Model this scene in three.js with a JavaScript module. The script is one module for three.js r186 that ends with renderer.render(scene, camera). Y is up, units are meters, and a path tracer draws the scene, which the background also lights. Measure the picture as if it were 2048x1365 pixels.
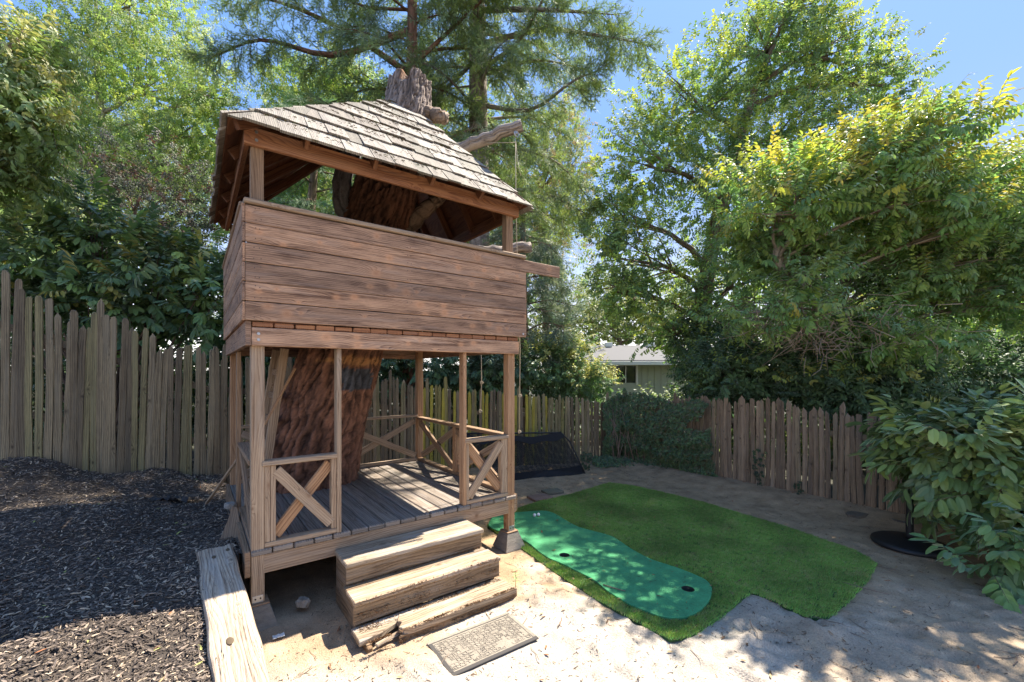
import * as THREE from 'three';
import { mergeGeometries } from 'three/addons/utils/BufferGeometryUtils.js';
import { createNoise3D } from 'simplex-noise';

// ---------------------------------------------------------------- camera, sky, sun, exposure
const scene = new THREE.Scene();
const camera = new THREE.PerspectiveCamera(2 * Math.atan(682.5 / 853) * 180 / Math.PI, 2048 / 1365, 0.1, 400);
camera.position.set(0, 1.95, 0);
camera.lookAt(0, 1.95, -10);
camera.setViewOffset(2048, 1365, 0, -62.5, 2048, 1365);   // vertical lens shift, as an architectural photograph has
const SUN = new THREE.Vector3(0.52, 1, -0.474).normalize();
const SKY_GAIN = 1.0;
{
  const W = 512, H = 256, data = new Float32Array(W * H * 4);
  for (let j = 0; j < H; j++) {
    const el = ((j + 0.5) / H - 0.5) * Math.PI, y = Math.sin(el);
    for (let i = 0; i < W; i++) {
      const az = ((i + 0.5) / W - 0.5) * 2 * Math.PI, x = Math.cos(az) * Math.cos(el), z = Math.sin(az) * Math.cos(el);
      const c = x * SUN.x + y * SUN.y + z * SUN.z, k = Math.pow(1 - Math.max(0, y), 7), o = (j * W + i) * 4;
      let r = 0.068 + 0.80 * k, g = 0.138 + 0.68 * k, b = 0.30 + 0.46 * k;
      const halo = 0.05 * Math.pow(Math.max(0, c), 5);
      r += halo; g += halo * 0.95; b += halo * 0.8;
      if (y < 0) { const t = Math.min(1, -y * 6); r = r * (1 - t) + 0.16 * t; g = g * (1 - t) + 0.15 * t; b = b * (1 - t) + 0.12 * t; }
      data[o] = r * SKY_GAIN; data[o + 1] = g * SKY_GAIN; data[o + 2] = b * SKY_GAIN; data[o + 3] = 1;
    }
  }
  const sky = new THREE.DataTexture(data, W, H, THREE.RGBAFormat, THREE.FloatType);
  sky.mapping = THREE.EquirectangularReflectionMapping; sky.magFilter = THREE.LinearFilter; sky.needsUpdate = true;
  scene.background = sky; scene.environment = sky;
}
const sun = new THREE.DirectionalLight(new THREE.Color(1, 0.91, 0.79), 4.1);
sun.position.copy(SUN).multiplyScalar(40).add(new THREE.Vector3(0, 0, -5));
sun.target.position.set(0, 0, -5);
sun.castShadow = true; sun.shadow.mapSize.set(4096, 4096); sun.shadow.radius = 1;
Object.assign(sun.shadow.camera, { left: -16, right: 16, top: 16, bottom: -16, near: 1, far: 90 });
scene.add(sun, sun.target);
const renderer = new THREE.WebGLRenderer({ antialias: true });
renderer.shadowMap.enabled = true;
renderer.toneMapping = THREE.LinearToneMapping;
renderer.toneMappingExposure = 3.8;

// ---------------------------------------------------------------- helpers
const V = (x, y, z) => new THREE.Vector3(x, y, z);
function mulberry(a) { return () => { a = (a + 0x6d2b79f5) | 0; let t = Math.imul(a ^ (a >>> 15), 1 | a); t = (t + Math.imul(t ^ (t >>> 7), 61 | t)) ^ t; return ((t ^ (t >>> 14)) >>> 0) / 4294967296; }; }
let rnd = mulberry(11);
const rr = (a, b) => a + (b - a) * rnd();
const n3 = createNoise3D(mulberry(5));
const clamp = THREE.MathUtils.clamp, lerp = THREE.MathUtils.lerp, sstep = THREE.MathUtils.smoothstep;
const fbm = (x, y, z, o = 4) => { let s = 0, a = 0.5; for (let i = 0; i < o; i++) { s += a * n3(x, y, z); x *= 2.03; y *= 2.03; z *= 2.03; a *= 0.5; } return s; };
const used = new Map();
function numbered(name) { const k = used.get(name) ?? 0; used.set(name, k + 1); return k ? name + '_' + String(k).padStart(3, '0') : name; }
function tag(o, label, category, group, kind) {
  if (label) o.userData.label = label;
  if (category) o.userData.category = category;
  if (group) o.userData.group = group;
  if (kind) o.userData.kind = kind;
  return o;
}
function thing(name, label, category, pos = [0, 0, 0], turn = 0, group) {
  const o = new THREE.Group(); o.name = numbered(name); o.position.set(...pos); o.rotation.y = turn; scene.add(o);
  return tag(o, label, category, group);
}
function mesh(name, geo, mat, parent = scene) {
  const m = new THREE.Mesh(geo, mat); m.name = parent === scene ? numbered(name) : name;
  m.castShadow = m.receiveShadow = true; parent.add(m); return m;
}
const std = (c, rough = 0.85, o = {}) => new THREE.MeshStandardMaterial({ color: new THREE.Color().setRGB(...c), roughness: rough, ...o });

// mesh builder: triangles with uv and colour
class MB {
  constructor() { this.p = []; this.u = []; this.c = []; }
  tri(a, b, c, ua, ub, uc, col) {
    this.p.push(a.x, a.y, a.z, b.x, b.y, b.z, c.x, c.y, c.z);
    if (ua) this.u.push(ua[0], ua[1], ub[0], ub[1], uc[0], uc[1]); else this.u.push(0, 0, 0, 0, 0, 0);
    const k = col ?? [1, 1, 1]; for (let i = 0; i < 3; i++) this.c.push(k[0], k[1], k[2]);
  }
  quad(a, b, c, d, ua, ub, uc, ud, col) { this.tri(a, b, c, ua, ub, uc, col); this.tri(a, c, d, ua, uc, ud, col); }
  geo(color = false) {
    const g = new THREE.BufferGeometry();
    g.setAttribute('position', new THREE.Float32BufferAttribute(this.p, 3));
    g.setAttribute('uv', new THREE.Float32BufferAttribute(this.u, 2));
    if (color) g.setAttribute('color', new THREE.Float32BufferAttribute(this.c, 3));
    g.computeVertexNormals(); return g;
  }
}
// a board with chamfered edges; u runs along its longest side in metres, from a random place in the timber
function cbox(sx, sy, sz, ch = 0.004) {
  const s = [sx, sy, sz], L = s.indexOf(Math.max(...s)), h = [sx / 2, sy / 2, sz / 2], c = Math.min(ch, Math.min(...s) * 0.3), mb = new MB(), ou = rr(0, 7), ov = rr(0, 7);
  const pt = (a) => V(a[0], a[1], a[2]);
  const uv = (p, ax) => { const q = [p.x, p.y, p.z]; if (ax === L) { const o = [0, 1, 2].filter((k) => k !== L); return [(q[o[0]] * 0.15 + ou) / 2, (q[o[1]] + ov) / 0.5]; } const o = [0, 1, 2].find((k) => k !== L && k !== ax); return [(q[L] + ou) / 2, (q[o] + ov + ax * 0.13) / 0.5]; };
  const vert = (sg, ax) => { const a = [0, 0, 0]; for (let k = 0; k < 3; k++) a[k] = sg[k] * (k === ax ? h[k] : h[k] - c); return pt(a); };
  const face = (pts, ax, want) => { const n = V().crossVectors(V().subVectors(pts[1], pts[0]), V().subVectors(pts[2], pts[0])); if (n.dot(want) < 0) pts.reverse(); const w = pts.map((p) => uv(p, ax)); for (let i = 2; i < pts.length; i++) mb.tri(pts[0], pts[i - 1], pts[i], w[0], w[i - 1], w[i]); };
  for (let ax = 0; ax < 3; ax++) { const [a, b] = [0, 1, 2].filter((k) => k !== ax);
    for (const e of [-1, 1]) { const S = (i, j) => { const q = [0, 0, 0]; q[ax] = e; q[a] = i; q[b] = j; return q; }; const w = [0, 0, 0]; w[ax] = e; face([vert(S(-1, -1), ax), vert(S(1, -1), ax), vert(S(1, 1), ax), vert(S(-1, 1), ax)], ax, pt(w)); } }
  for (let ax = 0; ax < 3; ax++) { const [a, b] = [0, 1, 2].filter((k) => k !== ax);
    for (const i of [-1, 1]) for (const j of [-1, 1]) { const S = (e) => { const q = [0, 0, 0]; q[ax] = e; q[a] = i; q[b] = j; return q; }; const w = [0, 0, 0]; w[a] = i; w[b] = j; face([vert(S(-1), a), vert(S(1), a), vert(S(1), b), vert(S(-1), b)], a === L ? b : a, pt(w)); } }
  for (const i of [-1, 1]) for (const j of [-1, 1]) for (const k of [-1, 1]) face([vert([i, j, k], 0), vert([i, j, k], 1), vert([i, j, k], 2)], 0, V(i, j, k));
  return mb.geo();
}
// tapered tube through points
function tube(pts, radii, seg = 7, color) {
  const mb = new MB(), rings = [], n = pts.length; let N = V(0.3, 0.1, 1);
  let len = 0;
  for (let i = 0; i < n; i++) {
    const T = V().subVectors(pts[Math.min(n - 1, i + 1)], pts[Math.max(0, i - 1)]).normalize();
    N = N.clone().addScaledVector(T, -N.dot(T)); if (N.lengthSq() < 1e-6) N = V(T.y, -T.x, 0.1); N.normalize();
    const B = V().crossVectors(T, N), ring = []; if (i) len += pts[i].distanceTo(pts[i - 1]);
    for (let k = 0; k <= seg; k++) { const a = (k / seg) * Math.PI * 2, r = radii[i]; ring.push({ p: pts[i].clone().addScaledVector(N, Math.cos(a) * r).addScaledVector(B, Math.sin(a) * r), u: [k / seg * 0.5, len * 0.5] }); }
    rings.push(ring);
  }
  for (let i = 1; i < n; i++) for (let k = 0; k < seg; k++) { const a = rings[i - 1][k], b = rings[i - 1][k + 1], c = rings[i][k + 1], d = rings[i][k]; mb.quad(a.p, b.p, c.p, d.p, a.u, b.u, c.u, d.u, color); }
  for (const [r, f] of [[rings[0], 1], [rings[n - 1], 0]]) for (let k = 1; k < seg - 1; k++) f ? mb.tri(r[0].p, r[k + 1].p, r[k].p, r[0].u, r[k].u, r[k].u, color) : mb.tri(r[0].p, r[k].p, r[k + 1].p, r[0].u, r[k].u, r[k].u, color);
  const g = mb.geo(); 
  // smooth normals round the tube
  const pos = g.attributes.position, nor = g.attributes.normal, acc = new Map(), key = (i) => Math.round(pos.getX(i) * 4000) + '_' + Math.round(pos.getY(i) * 4000) + '_' + Math.round(pos.getZ(i) * 4000);
  for (let i = 0; i < pos.count; i++) { const k = key(i), a = acc.get(k) ?? [0, 0, 0]; a[0] += nor.getX(i); a[1] += nor.getY(i); a[2] += nor.getZ(i); acc.set(k, a); }
  for (let i = 0; i < pos.count; i++) { const a = acc.get(key(i)), l = Math.hypot(...a) || 1; nor.setXYZ(i, a[0] / l, a[1] / l, a[2] / l); }
  return g;
}
const line = (a, b, n, wob = 0) => Array.from({ length: n + 1 }, (_, i) => V().lerpVectors(a, b, i / n).add(i && i < n ? V(rr(-wob, wob), rr(-wob, wob), rr(-wob, wob)) : V()));
const taper = (r0, r1, n) => Array.from({ length: n + 1 }, (_, i) => lerp(r0, r1, i / n));

// ---------------------------------------------------------------- textures
function lattice(seed) { const r = mulberry(seed), t = new Float32Array(65536); for (let i = 0; i < 65536; i++) t[i] = r() * 2 - 1; return (x, y, px, py) => { const xi = Math.floor(x), yi = Math.floor(y), fx = x - xi, fy = y - yi, u = fx * fx * (3 - 2 * fx), v = fy * fy * (3 - 2 * fy), g = (i, j) => t[((((i % px) + px) % px) * 73 + (((j % py) + py) % py) * 4099) & 65535]; const a = g(xi, yi), b = g(xi + 1, yi), c = g(xi, yi + 1), d = g(xi + 1, yi + 1); return a + (b - a) * u + (c - a) * v + (a - b - c + d) * u * v; }; }
function texPair(W, H, f) {   // f(u, v) -> [r, g, b linear, height]
  const a = new Uint8Array(W * H * 4), b = new Uint8Array(W * H * 4), s = (x) => { x = clamp(x, 0, 1); return 255 * (x <= 0.0031308 ? 12.92 * x : 1.055 * Math.pow(x, 1 / 2.4) - 0.055); };
  for (let j = 0; j < H; j++) for (let i = 0; i < W; i++) { const q = f(i / W, j / H), o = (j * W + i) * 4; a[o] = s(q[0]); a[o + 1] = s(q[1]); a[o + 2] = s(q[2]); a[o + 3] = 255; b[o] = b[o + 1] = b[o + 2] = clamp(q[3], 0, 1) * 255; b[o + 3] = 255; }
  const mk = (d, c) => { const t = new THREE.DataTexture(d, W, H, THREE.RGBAFormat, THREE.UnsignedByteType); t.wrapS = t.wrapT = THREE.RepeatWrapping; t.magFilter = THREE.LinearFilter; t.minFilter = THREE.LinearMipmapLinearFilter; t.generateMipmaps = true; if (c) t.colorSpace = THREE.SRGBColorSpace; t.needsUpdate = true; return t; };
  return { map: mk(a, true), bump: mk(b, false) };
}
// sawn timber, 2 m along the grain by 0.5 m across
function wood(seed, o) {
  const W = 1024, H = 512, N = lattice(seed), r = mulberry(seed + 9), knots = Array.from({ length: o.knots ?? 10 }, () => ({ x: r(), y: r(), s: (0.006 + r() * 0.012) * (o.ks ?? 1) }));
  const mix = (a, b, t) => [a[0] + (b[0] - a[0]) * t, a[1] + (b[1] - a[1]) * t, a[2] + (b[2] - a[2]) * t];
  return texPair(W, H, (u, v) => {
    let warp = N(u * 4, v * 5, 4, 5) * 0.9 + N(u * 9, v * 11, 9, 11) * 0.28, kn = 0, kr = 9;
    for (const k of knots) { let dx = Math.abs(u - k.x); dx = Math.min(dx, 1 - dx) * 2; let dy = Math.abs(v - k.y); dy = Math.min(dy, 1 - dy) * 0.5; const d2 = (dx * dx) / (k.s * k.s * 7) + (dy * dy) / (k.s * k.s), e = Math.exp(-d2 * 0.35); warp += e * 1.3; kn = Math.max(kn, Math.exp(-((dx * dx) / (k.s * k.s * 1.6) + (dy * dy) / (k.s * k.s)) * 0.9)); kr = Math.min(kr, Math.sqrt((dx * dx) / 1.5 + dy * dy) / k.s); }
    const g = v * (o.rings ?? 26) + warp * (o.warp ?? 2), s = g - Math.floor(g), ring = Math.pow(s, 2.2) * (1 - sstep(s, 0.93, 1));
    const fib = N(u * 40, v * 256, 40, 256) * 0.6 + N(u * 110, v * 512, 110, 512) * 0.4, blot = N(u * 6, v * 9, 6, 9) * 0.6 + N(u * 17, v * 21, 17, 21) * 0.4;
    const str = N(u * 3, v * 70, 3, 70) + (o.str ?? 0.7) * N(u * 2, v * 24, 2, 24);
    let t = clamp(0.5 + fib * (o.fib ?? 0.28) + (0.45 - ring) * (o.ringAmt ?? 0.7) + blot * (o.blot ?? 0.3) + str * 0.22, 0, 1);
    let c = mix(o.dark, o.light, t);
    const gw = sstep(N(u * 5 + 3.3, v * 14, 5, 14) + N(u * 15, v * 60, 15, 60) * 0.5, 0.05, 0.75) * (o.grey ?? 0); c = mix(c, o.greyCol ?? [0.3, 0.28, 0.26], gw);
    if (o.knotCol) { c = mix(c, o.knotCol, kn * 0.8); if (kr < 0.8) c = mix(c, o.dark, (0.8 - kr) * 0.45 + 0.08 * Math.sin(kr * 22)) ; }
    const cr = N(u * 5, v * 64, 5, 64), crack = o.crack ? (1 - sstep(Math.abs(cr), 0, 0.045)) * sstep(N(u * 7 + 0.5, v * 8, 7, 8), 0.1, 0.5) * o.crack : 0;
    c = mix(c, [0.02, 0.016, 0.012], crack);
    return [c[0], c[1], c[2], 0.55 + fib * 0.2 + (0.45 - ring) * 0.35 - crack * 0.6];
  });
}
const wmat = (seed, o) => { const t = wood(seed, o); return (tint = [1, 1, 1]) => new THREE.MeshStandardMaterial({ map: t.map, bumpMap: t.bump, bumpScale: o.bump ?? 0.0025, roughness: o.rough ?? 0.82, color: new THREE.Color().setRGB(...tint) }); };
const Wclad = wmat(21, { dark: [0.075, 0.036, 0.021], light: [0.45, 0.285, 0.18], knots: 22, knotCol: [0.55, 0.30, 0.16], rings: 34, warp: 1.5, grey: 0.35, greyCol: [0.38, 0.28, 0.215], ringAmt: 0.6, blot: 0.45, ks: 1.9, fib: 0.4, str: 0.25 });
const Wfascia = wmat(33, { dark: [0.15, 0.05, 0.022], light: [0.40, 0.185, 0.085], knots: 8, knotCol: [0.2, 0.07, 0.03], rings: 18, warp: 2.6, grey: 0.1 });
const Wpost = wmat(45, { dark: [0.19, 0.115, 0.065], light: [0.47, 0.34, 0.22], knots: 9, knotCol: [0.20, 0.10, 0.05], rings: 26, warp: 1.8, grey: 0.35, greyCol: [0.36, 0.29, 0.22], crack: 0.6 });
const Wdeck = wmat(57, { dark: [0.085, 0.068, 0.054], light: [0.27, 0.225, 0.18], knots: 8, knotCol: [0.12, 0.09, 0.07], rings: 20, warp: 1.2, grey: 0.4, greyCol: [0.28, 0.26, 0.245], crack: 0.7, fib: 0.34 });
const Wold = wmat(69, { dark: [0.15, 0.105, 0.07], light: [0.50, 0.40, 0.29], knots: 5, knotCol: [0.10, 0.07, 0.045], rings: 24, warp: 1.5, grey: 0.35, greyCol: [0.46, 0.42, 0.37], crack: 1, fib: 0.4, bump: 0.006 });
const Wstep = wmat(81, { dark: [0.11, 0.075, 0.045], light: [0.40, 0.31, 0.21], knots: 3, knotCol: [0.10, 0.07, 0.045], rings: 18, warp: 1.5, grey: 0.5, greyCol: [0.42, 0.38, 0.33], crack: 0.9, fib: 0.42, bump: 0.005 });
const Wpick = wmat(93, { dark: [0.085, 0.064, 0.046], light: [0.31, 0.25, 0.18], knots: 9, knotCol: [0.05, 0.035, 0.025], rings: 30, warp: 1.2, grey: 0.45, greyCol: [0.2, 0.175, 0.15], crack: 0.5, fib: 0.36, bump: 0.005 });
const Wshing = wmat(105, { dark: [0.085, 0.078, 0.07], light: [0.34, 0.32, 0.29], knots: 0, rings: 34, warp: 0.7, grey: 0.3, greyCol: [0.30, 0.31, 0.26], crack: 0.8, fib: 0.45, bump: 0.005 });
const M = {
  clad: [Wclad([1, 0.96, 0.93]), Wclad([1.22, 1.14, 1.06]), Wclad([0.82, 0.8, 0.8])], fascia: Wfascia(), fasciaDark: Wfascia([0.6, 0.55, 0.5]), post: Wpost(), postWarm: Wpost([1.05, 0.85, 0.68]), rail: Wpost([0.92, 0.92, 0.92]), postGrey: Wpost([0.7, 0.62, 0.55]), beam: Wclad([1.35, 1.3, 1.25]), beamLow: Wpost([0.85, 0.82, 0.8]),
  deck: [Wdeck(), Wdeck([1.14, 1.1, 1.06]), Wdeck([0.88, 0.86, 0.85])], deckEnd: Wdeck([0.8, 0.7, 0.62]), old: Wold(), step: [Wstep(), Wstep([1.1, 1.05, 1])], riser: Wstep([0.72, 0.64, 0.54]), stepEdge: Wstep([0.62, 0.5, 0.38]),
  pick: [Wpick([1.2, 1.16, 0.93]), Wpick([0.92, 0.87, 0.70]), Wpick([1.08, 1.12, 0.74]), Wpick([0.72, 0.68, 0.55])], pickMoss: [Wpick([1.15, 1.2, 0.55]), Wpick([1.7, 1.75, 0.34]), Wpick([1.0, 1.02, 0.7])], pickRed: [Wpick([1.15, 1.0, 0.84]), Wpick([1.4, 1.22, 1.04]), Wpick([0.95, 0.82, 0.7]), Wpick([1.2, 1.1, 0.9])],
  shing: [Wshing([1, 0.95, 0.88]), Wshing([0.74, 0.68, 0.6]), Wshing([1.1, 1.04, 0.95]), Wshing([0.6, 0.57, 0.49])], addedBacking: std([0.03, 0.022, 0.016], 0.95), shingUnder: Wfascia([0.42, 0.36, 0.32]),
  nail: std([0.09, 0.06, 0.045], 0.6), metal: std([0.42, 0.42, 0.42], 0.45, { metalness: 0.85 }), rope: std([0.42, 0.36, 0.26], 0.95), black: std([0.012, 0.012, 0.013], 0.55), net: std([0.008, 0.008, 0.009], 0.8),
};
function noiseTex(seed, sc, f) { const N = lattice(seed); return texPair(512, 512, (u, v) => f(N(u * sc, v * sc, sc, sc), N(u * sc * 4, v * sc * 4, sc * 4, sc * 4), N(u * 128, v * 128, 128, 128), N(u * 256, v * 256, 256, 256))); }
const sandT = noiseTex(201, 6, (a, b, c, d) => { const k = 0.84 + a * 0.05 + b * 0.06 + c * 0.12 + d * 0.12 - (d > 0.62 ? 0.45 : 0); return [k, k * 0.985, k * 0.96, 0.5 + a * 0.12 + b * 0.16 + c * 0.18 + d * 0.2]; });
const concT = noiseTex(207, 8, (a, b, c, d) => { const k = 0.8 + a * 0.12 + b * 0.1 + c * 0.08 + d * 0.09; return [k, k * 0.97, k * 0.92, 0.5 + b * 0.2 + c * 0.2 + d * 0.2]; });
const barkT = (() => { const N = lattice(213); return texPair(512, 1024, (u, v) => { const w = N(u * 8, v * 6, 8, 6) * 0.6, a = Math.abs(N(u * 22 + w, v * 7, 22, 7)), b = Math.abs(N(u * 46, v * 16, 46, 16)), f = N(u * 128, v * 128, 128, 128), rid = clamp(a * 1.5 + b * 0.5, 0, 1), k = 0.35 + rid * 0.6 + f * 0.16; return [k, k * 0.94, k * 0.9, rid * 0.8 + f * 0.14]; }); })();
const bark = (c, bs = 0.02) => new THREE.MeshStandardMaterial({ map: barkT.map, bumpMap: barkT.bump, bumpScale: bs, roughness: 0.95, color: new THREE.Color().setRGB(...c) });
const inPoly = (p, x, z) => { let c = false; for (let i = 0, j = p.length - 1; i < p.length; j = i++) if ((p[i][1] > z) !== (p[j][1] > z) && x < ((p[j][0] - p[i][0]) * (z - p[i][1])) / (p[j][1] - p[i][1]) + p[i][0]) c = !c; return c; };

// ---------------------------------------------------------------- the ground
const TH = { x: -1.96, z: -3.2, turn: 0.6398 }, D = 0.604;                     // treehouse corner and deck height
const toLocal = (x, z) => { const vx = x - TH.x, vd = -z + 3.2; return [vx * 0.802 + vd * 0.597, -vx * 0.597 + vd * 0.802]; };
const toWorld = (lx, b, y = 0) => V(TH.x + lx * 0.802 - b * 0.597, y, TH.z - lx * 0.597 - b * 0.802);
const F0 = [2.4, -9.3], F1 = [5.0, -5.6];                                   // right fence line
const fenceDist = (x, z) => ((x - F0[0]) * (F1[1] - F0[1]) - (z - F0[1]) * (F1[0] - F0[0])) / Math.hypot(F1[0] - F0[0], F1[1] - F0[1]);
const mounds = [[...[0.321,0.03,-3.599], 0.22, 0.045], [...[-0.534,0.03,-2.776], 0.3, 0.035], [...[1.606,0.03,-3.005], 0.3, 0.035], [...[1.022,0.03,-2.848], 0.22, -0.03], [...[0.578,0.03,-2.8], 0.17, -0.025], [...[1.825,0.03,-2.8], 0.2, -0.03], [...[0.085,0.03,-2.8], 0.14, -0.02], [...[2.289,0.03,-3.12], 0.2, 0.025]];
const fringePts = [[-0.254,-5.552],[-0.302,-5.249],[0.158,-4.527],[0.434,-4.024],[0.729,-3.553],[0.977,-3.23],[1.126,-3.039],[1.309,-3.084],[1.639,-3.329],[2.072,-3.697],[2.182,-3.553],[2.293,-3.315],[2.442,-3.295],[2.756,-3.515],[3.295,-3.937],[3.655,-4.276],[3.681,-4.524],[3.377,-5.249],[2.804,-6.251],[2.383,-6.784],[2.025,-7.152],[1.688,-7.354],[1.467,-7.152],[0.875,-6.615],[0.469,-6.348],[0.213,-6.102],[0.062,-5.919],[-0.229,-5.747]];
const prints = []; { const r = mulberry(77); for (let i = 0; i < 120; i++) prints.push([-1.2 + r() * 5.6, -1.5 - r() * 3.2, r() * 6.28, 0.016 + r() * 0.018]); }
function ground(x, z) {
  const [lx, b] = toLocal(x, z);
  let h = 0.03 + 0.012 * fbm(x * 1.1, z * 1.1, 3, 3);
  const near = Math.exp(-((x - 0.5) ** 2) / 6 - ((z + 2.4) ** 2) / 1.6);
  h += near * (0.022 * n3(x * 4.2, z * 4.2, 9) + 0.008 * n3(x * 11, z * 11, 2));
  for (const [mx, , mz, r, a] of mounds) h += a * Math.exp(-((x - mx) ** 2 + (z - mz) ** 2) / (r * r));
  if (z > -5.2 && z < -1 && x > -1.6) for (const [px, pz, a, dep] of prints) { const ex = x - px, ez = z - pz; if (ex * ex + ez * ez > 0.09) continue; const c = Math.cos(a), s = Math.sin(a), u = (ex * c + ez * s) / 0.125, w = (-ex * s + ez * c) / 0.052, q = u * u + w * w; h += dep * (0.75 * Math.exp(-((Math.sqrt(q) - 1.25) ** 2) * 5) - 1.0 * Math.exp(-q * 1.1)); }
  if (lx < 2.6) h += sstep(b, 0.1, 1.4) * 0.26 * sstep(2.5 - lx, 0, 2);
  h += 0.12 * sstep(b, 2.4, 3.2) * sstep(3.5 - lx, 0, 2);
  h = lerp(h, 0.03, 0.95 * Math.exp(-Math.pow(((x + 0.2035) ** 2 + (z + 3.023) ** 2) / 0.17, 2)));
  if (x > -0.5 && z < -2.6 && z > -7.7) { let c = 0; for (const [a, b2] of [[0, 0], [0.05, 0], [-0.05, 0], [0, 0.05], [0, -0.05]]) if (inPoly(fringePts, x + a, z + b2)) c++; if (c) h = Math.min(h, lerp(0.045, 0.02, (c - 1) / 4)); }
  const fd = Math.abs(fenceDist(x, z)); if (z > -9.6 && x > 1) h += 0.09 * sstep(0.9 - fd, 0, 0.8);
  return h;
}
const yard = [[-2.3, 8], [-2.3, -3.3], [-4.31, -6.3], [-1.9, -8.35], [2.4, -9.35], [5.05, -5.6], [6.35, -3.75], [9, 1], [9, 8]];
{
  const axis = (a, b, st, far) => { const o = []; for (let x = a; x <= b + 1e-6; x += st) o.push(x); let s = st; const l = [...o]; for (let x = b; x < far;) { s *= 1.35; x += s; l.push(x); } s = st; for (let x = a; x > -far;) { s *= 1.35; x -= s; l.unshift(x); } return l; };
  const xs = axis(-3.2, 6.5, 0.036, 160), zs = axis(-9.6, -1.2, 0.034, 160), nx = xs.length, nz = zs.length;
  const pos = new Float32Array(nx * nz * 3), uv = new Float32Array(nx * nz * 2), col = new Float32Array(nx * nz * 3), idx = [];
  for (let j = 0; j < nz; j++) for (let i = 0; i < nx; i++) {
    const x = xs[i], z = zs[j], o = j * nx + i, far = Math.max(0, Math.hypot(x, z + 5) - 14);
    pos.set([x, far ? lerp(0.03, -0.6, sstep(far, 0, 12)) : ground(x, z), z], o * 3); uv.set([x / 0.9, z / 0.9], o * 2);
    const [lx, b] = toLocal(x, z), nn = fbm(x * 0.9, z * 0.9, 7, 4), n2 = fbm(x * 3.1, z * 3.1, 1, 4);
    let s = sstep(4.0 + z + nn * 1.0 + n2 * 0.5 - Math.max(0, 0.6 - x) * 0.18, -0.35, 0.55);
    if (b > -0.75 + n2 * 0.3 && lx < 1.95) s *= 0.15;  // browner ground by the steps also has the shade painted in
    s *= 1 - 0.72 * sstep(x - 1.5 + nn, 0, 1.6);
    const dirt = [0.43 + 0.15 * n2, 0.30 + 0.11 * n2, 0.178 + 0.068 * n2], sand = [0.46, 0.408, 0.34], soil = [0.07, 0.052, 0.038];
    s *= 1 - 0.8 * sstep(-0.25 - x + 0.25 * n2, 0, 0.5) * sstep(-z, 2.55, 2.95);  // painted shade tone carried on towards the timber
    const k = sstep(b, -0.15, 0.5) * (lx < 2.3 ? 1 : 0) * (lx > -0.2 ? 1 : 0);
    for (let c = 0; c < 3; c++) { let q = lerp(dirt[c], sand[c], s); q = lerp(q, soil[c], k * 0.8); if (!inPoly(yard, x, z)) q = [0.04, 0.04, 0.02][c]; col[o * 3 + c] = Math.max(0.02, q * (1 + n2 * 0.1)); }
    if (i && j) { const a = o, bq = o - 1, c = o - nx - 1, d = o - nx; idx.push(c, bq, a, c, a, d); }
  }
  const g = new THREE.BufferGeometry();
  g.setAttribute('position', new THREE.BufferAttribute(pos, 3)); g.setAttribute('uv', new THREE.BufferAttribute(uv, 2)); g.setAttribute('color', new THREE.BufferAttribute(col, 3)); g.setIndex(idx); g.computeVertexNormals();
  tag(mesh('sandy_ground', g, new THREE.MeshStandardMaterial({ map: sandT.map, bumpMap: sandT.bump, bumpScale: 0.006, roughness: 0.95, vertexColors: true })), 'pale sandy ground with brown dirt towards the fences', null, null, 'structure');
}
// mulch terrace held by the timber on its right
const mulchPts = [[-2.3, -3.2, 0.53], [-1.75, -2.3, 0.415], [-1.3, -1.5, 0.31], [-5.88, -4.9, 0.945], [-4.31, -6.3, 0.436], [-5.0, -5.7, 0.63], [-2.75, -4.1, 0.47], [-3.4, -5.1, 0.42], [-3.6, -2.1, 0.62], [-2.4, -2.35, 0.56], [-7.2, -4, 1.15], [-3.6, -6.6, 0.38], [-5, -1, 0.9], [-4.2, -3.6, 0.64]];
function mulchY(x, z) { let s = 0, w = 0; for (const [a, c, h] of mulchPts) { const k = 1 / ((x - a) ** 2 + (z - c) ** 2 + 0.05) ** 1.6; s += k * h; w += k; } return s / w + 0.012 * n3(x * 2.3, z * 2.3, 4) + 0.006 * n3(x * 9, z * 9, 1); }
const mulchRight = (z) => { const d = -z; if (d < 3.26) return -2.26 + (3.257 - d) * 0.806; const b = (d - 3.2 + 0.03) / 0.802; return -1.96 - 0.597 * b - 0.055; };
{
  const ds = []; for (let d = -1.5; d < 7.6; d += 0.06) ds.push(d);
  const M2 = 110, pos = [], uv = [], idx = [], w = M2 + 2;
  ds.forEach((d, j) => { const xr = mulchRight(-d); for (let i = 0; i <= M2; i++) { const t = i / M2, x = xr - 6.5 * Math.pow(t, 1.25); pos.push(x, mulchY(x, -d), -d); uv.push(x / 0.8, d / 0.8); } pos.push(xr, -0.1, -d); uv.push(xr, d); });
  for (let j = 1; j < ds.length; j++) { for (let i = 1; i <= M2; i++) { const a = j * w + i, b = a - 1, c = a - w - 1, e = a - w; idx.push(a, b, c, a, c, e); } const p = j * w, q = j * w + M2 + 1; idx.push(p, q, q - w, p, q - w, p - w); }
  const g = new THREE.BufferGeometry(); g.setAttribute('position', new THREE.Float32BufferAttribute(pos, 3)); g.setAttribute('uv', new THREE.Float32BufferAttribute(uv, 2)); g.setIndex(idx); g.computeVertexNormals();
  tag(mesh('mulch_bed', g, new THREE.MeshStandardMaterial({ map: sandT.map, bumpMap: sandT.bump, bumpScale: 0.01, roughness: 1, color: new THREE.Color().setRGB(0.075, 0.06, 0.048) })), 'raised bed of dark bark mulch along the left fence', null, null, 'structure');
}

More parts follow.
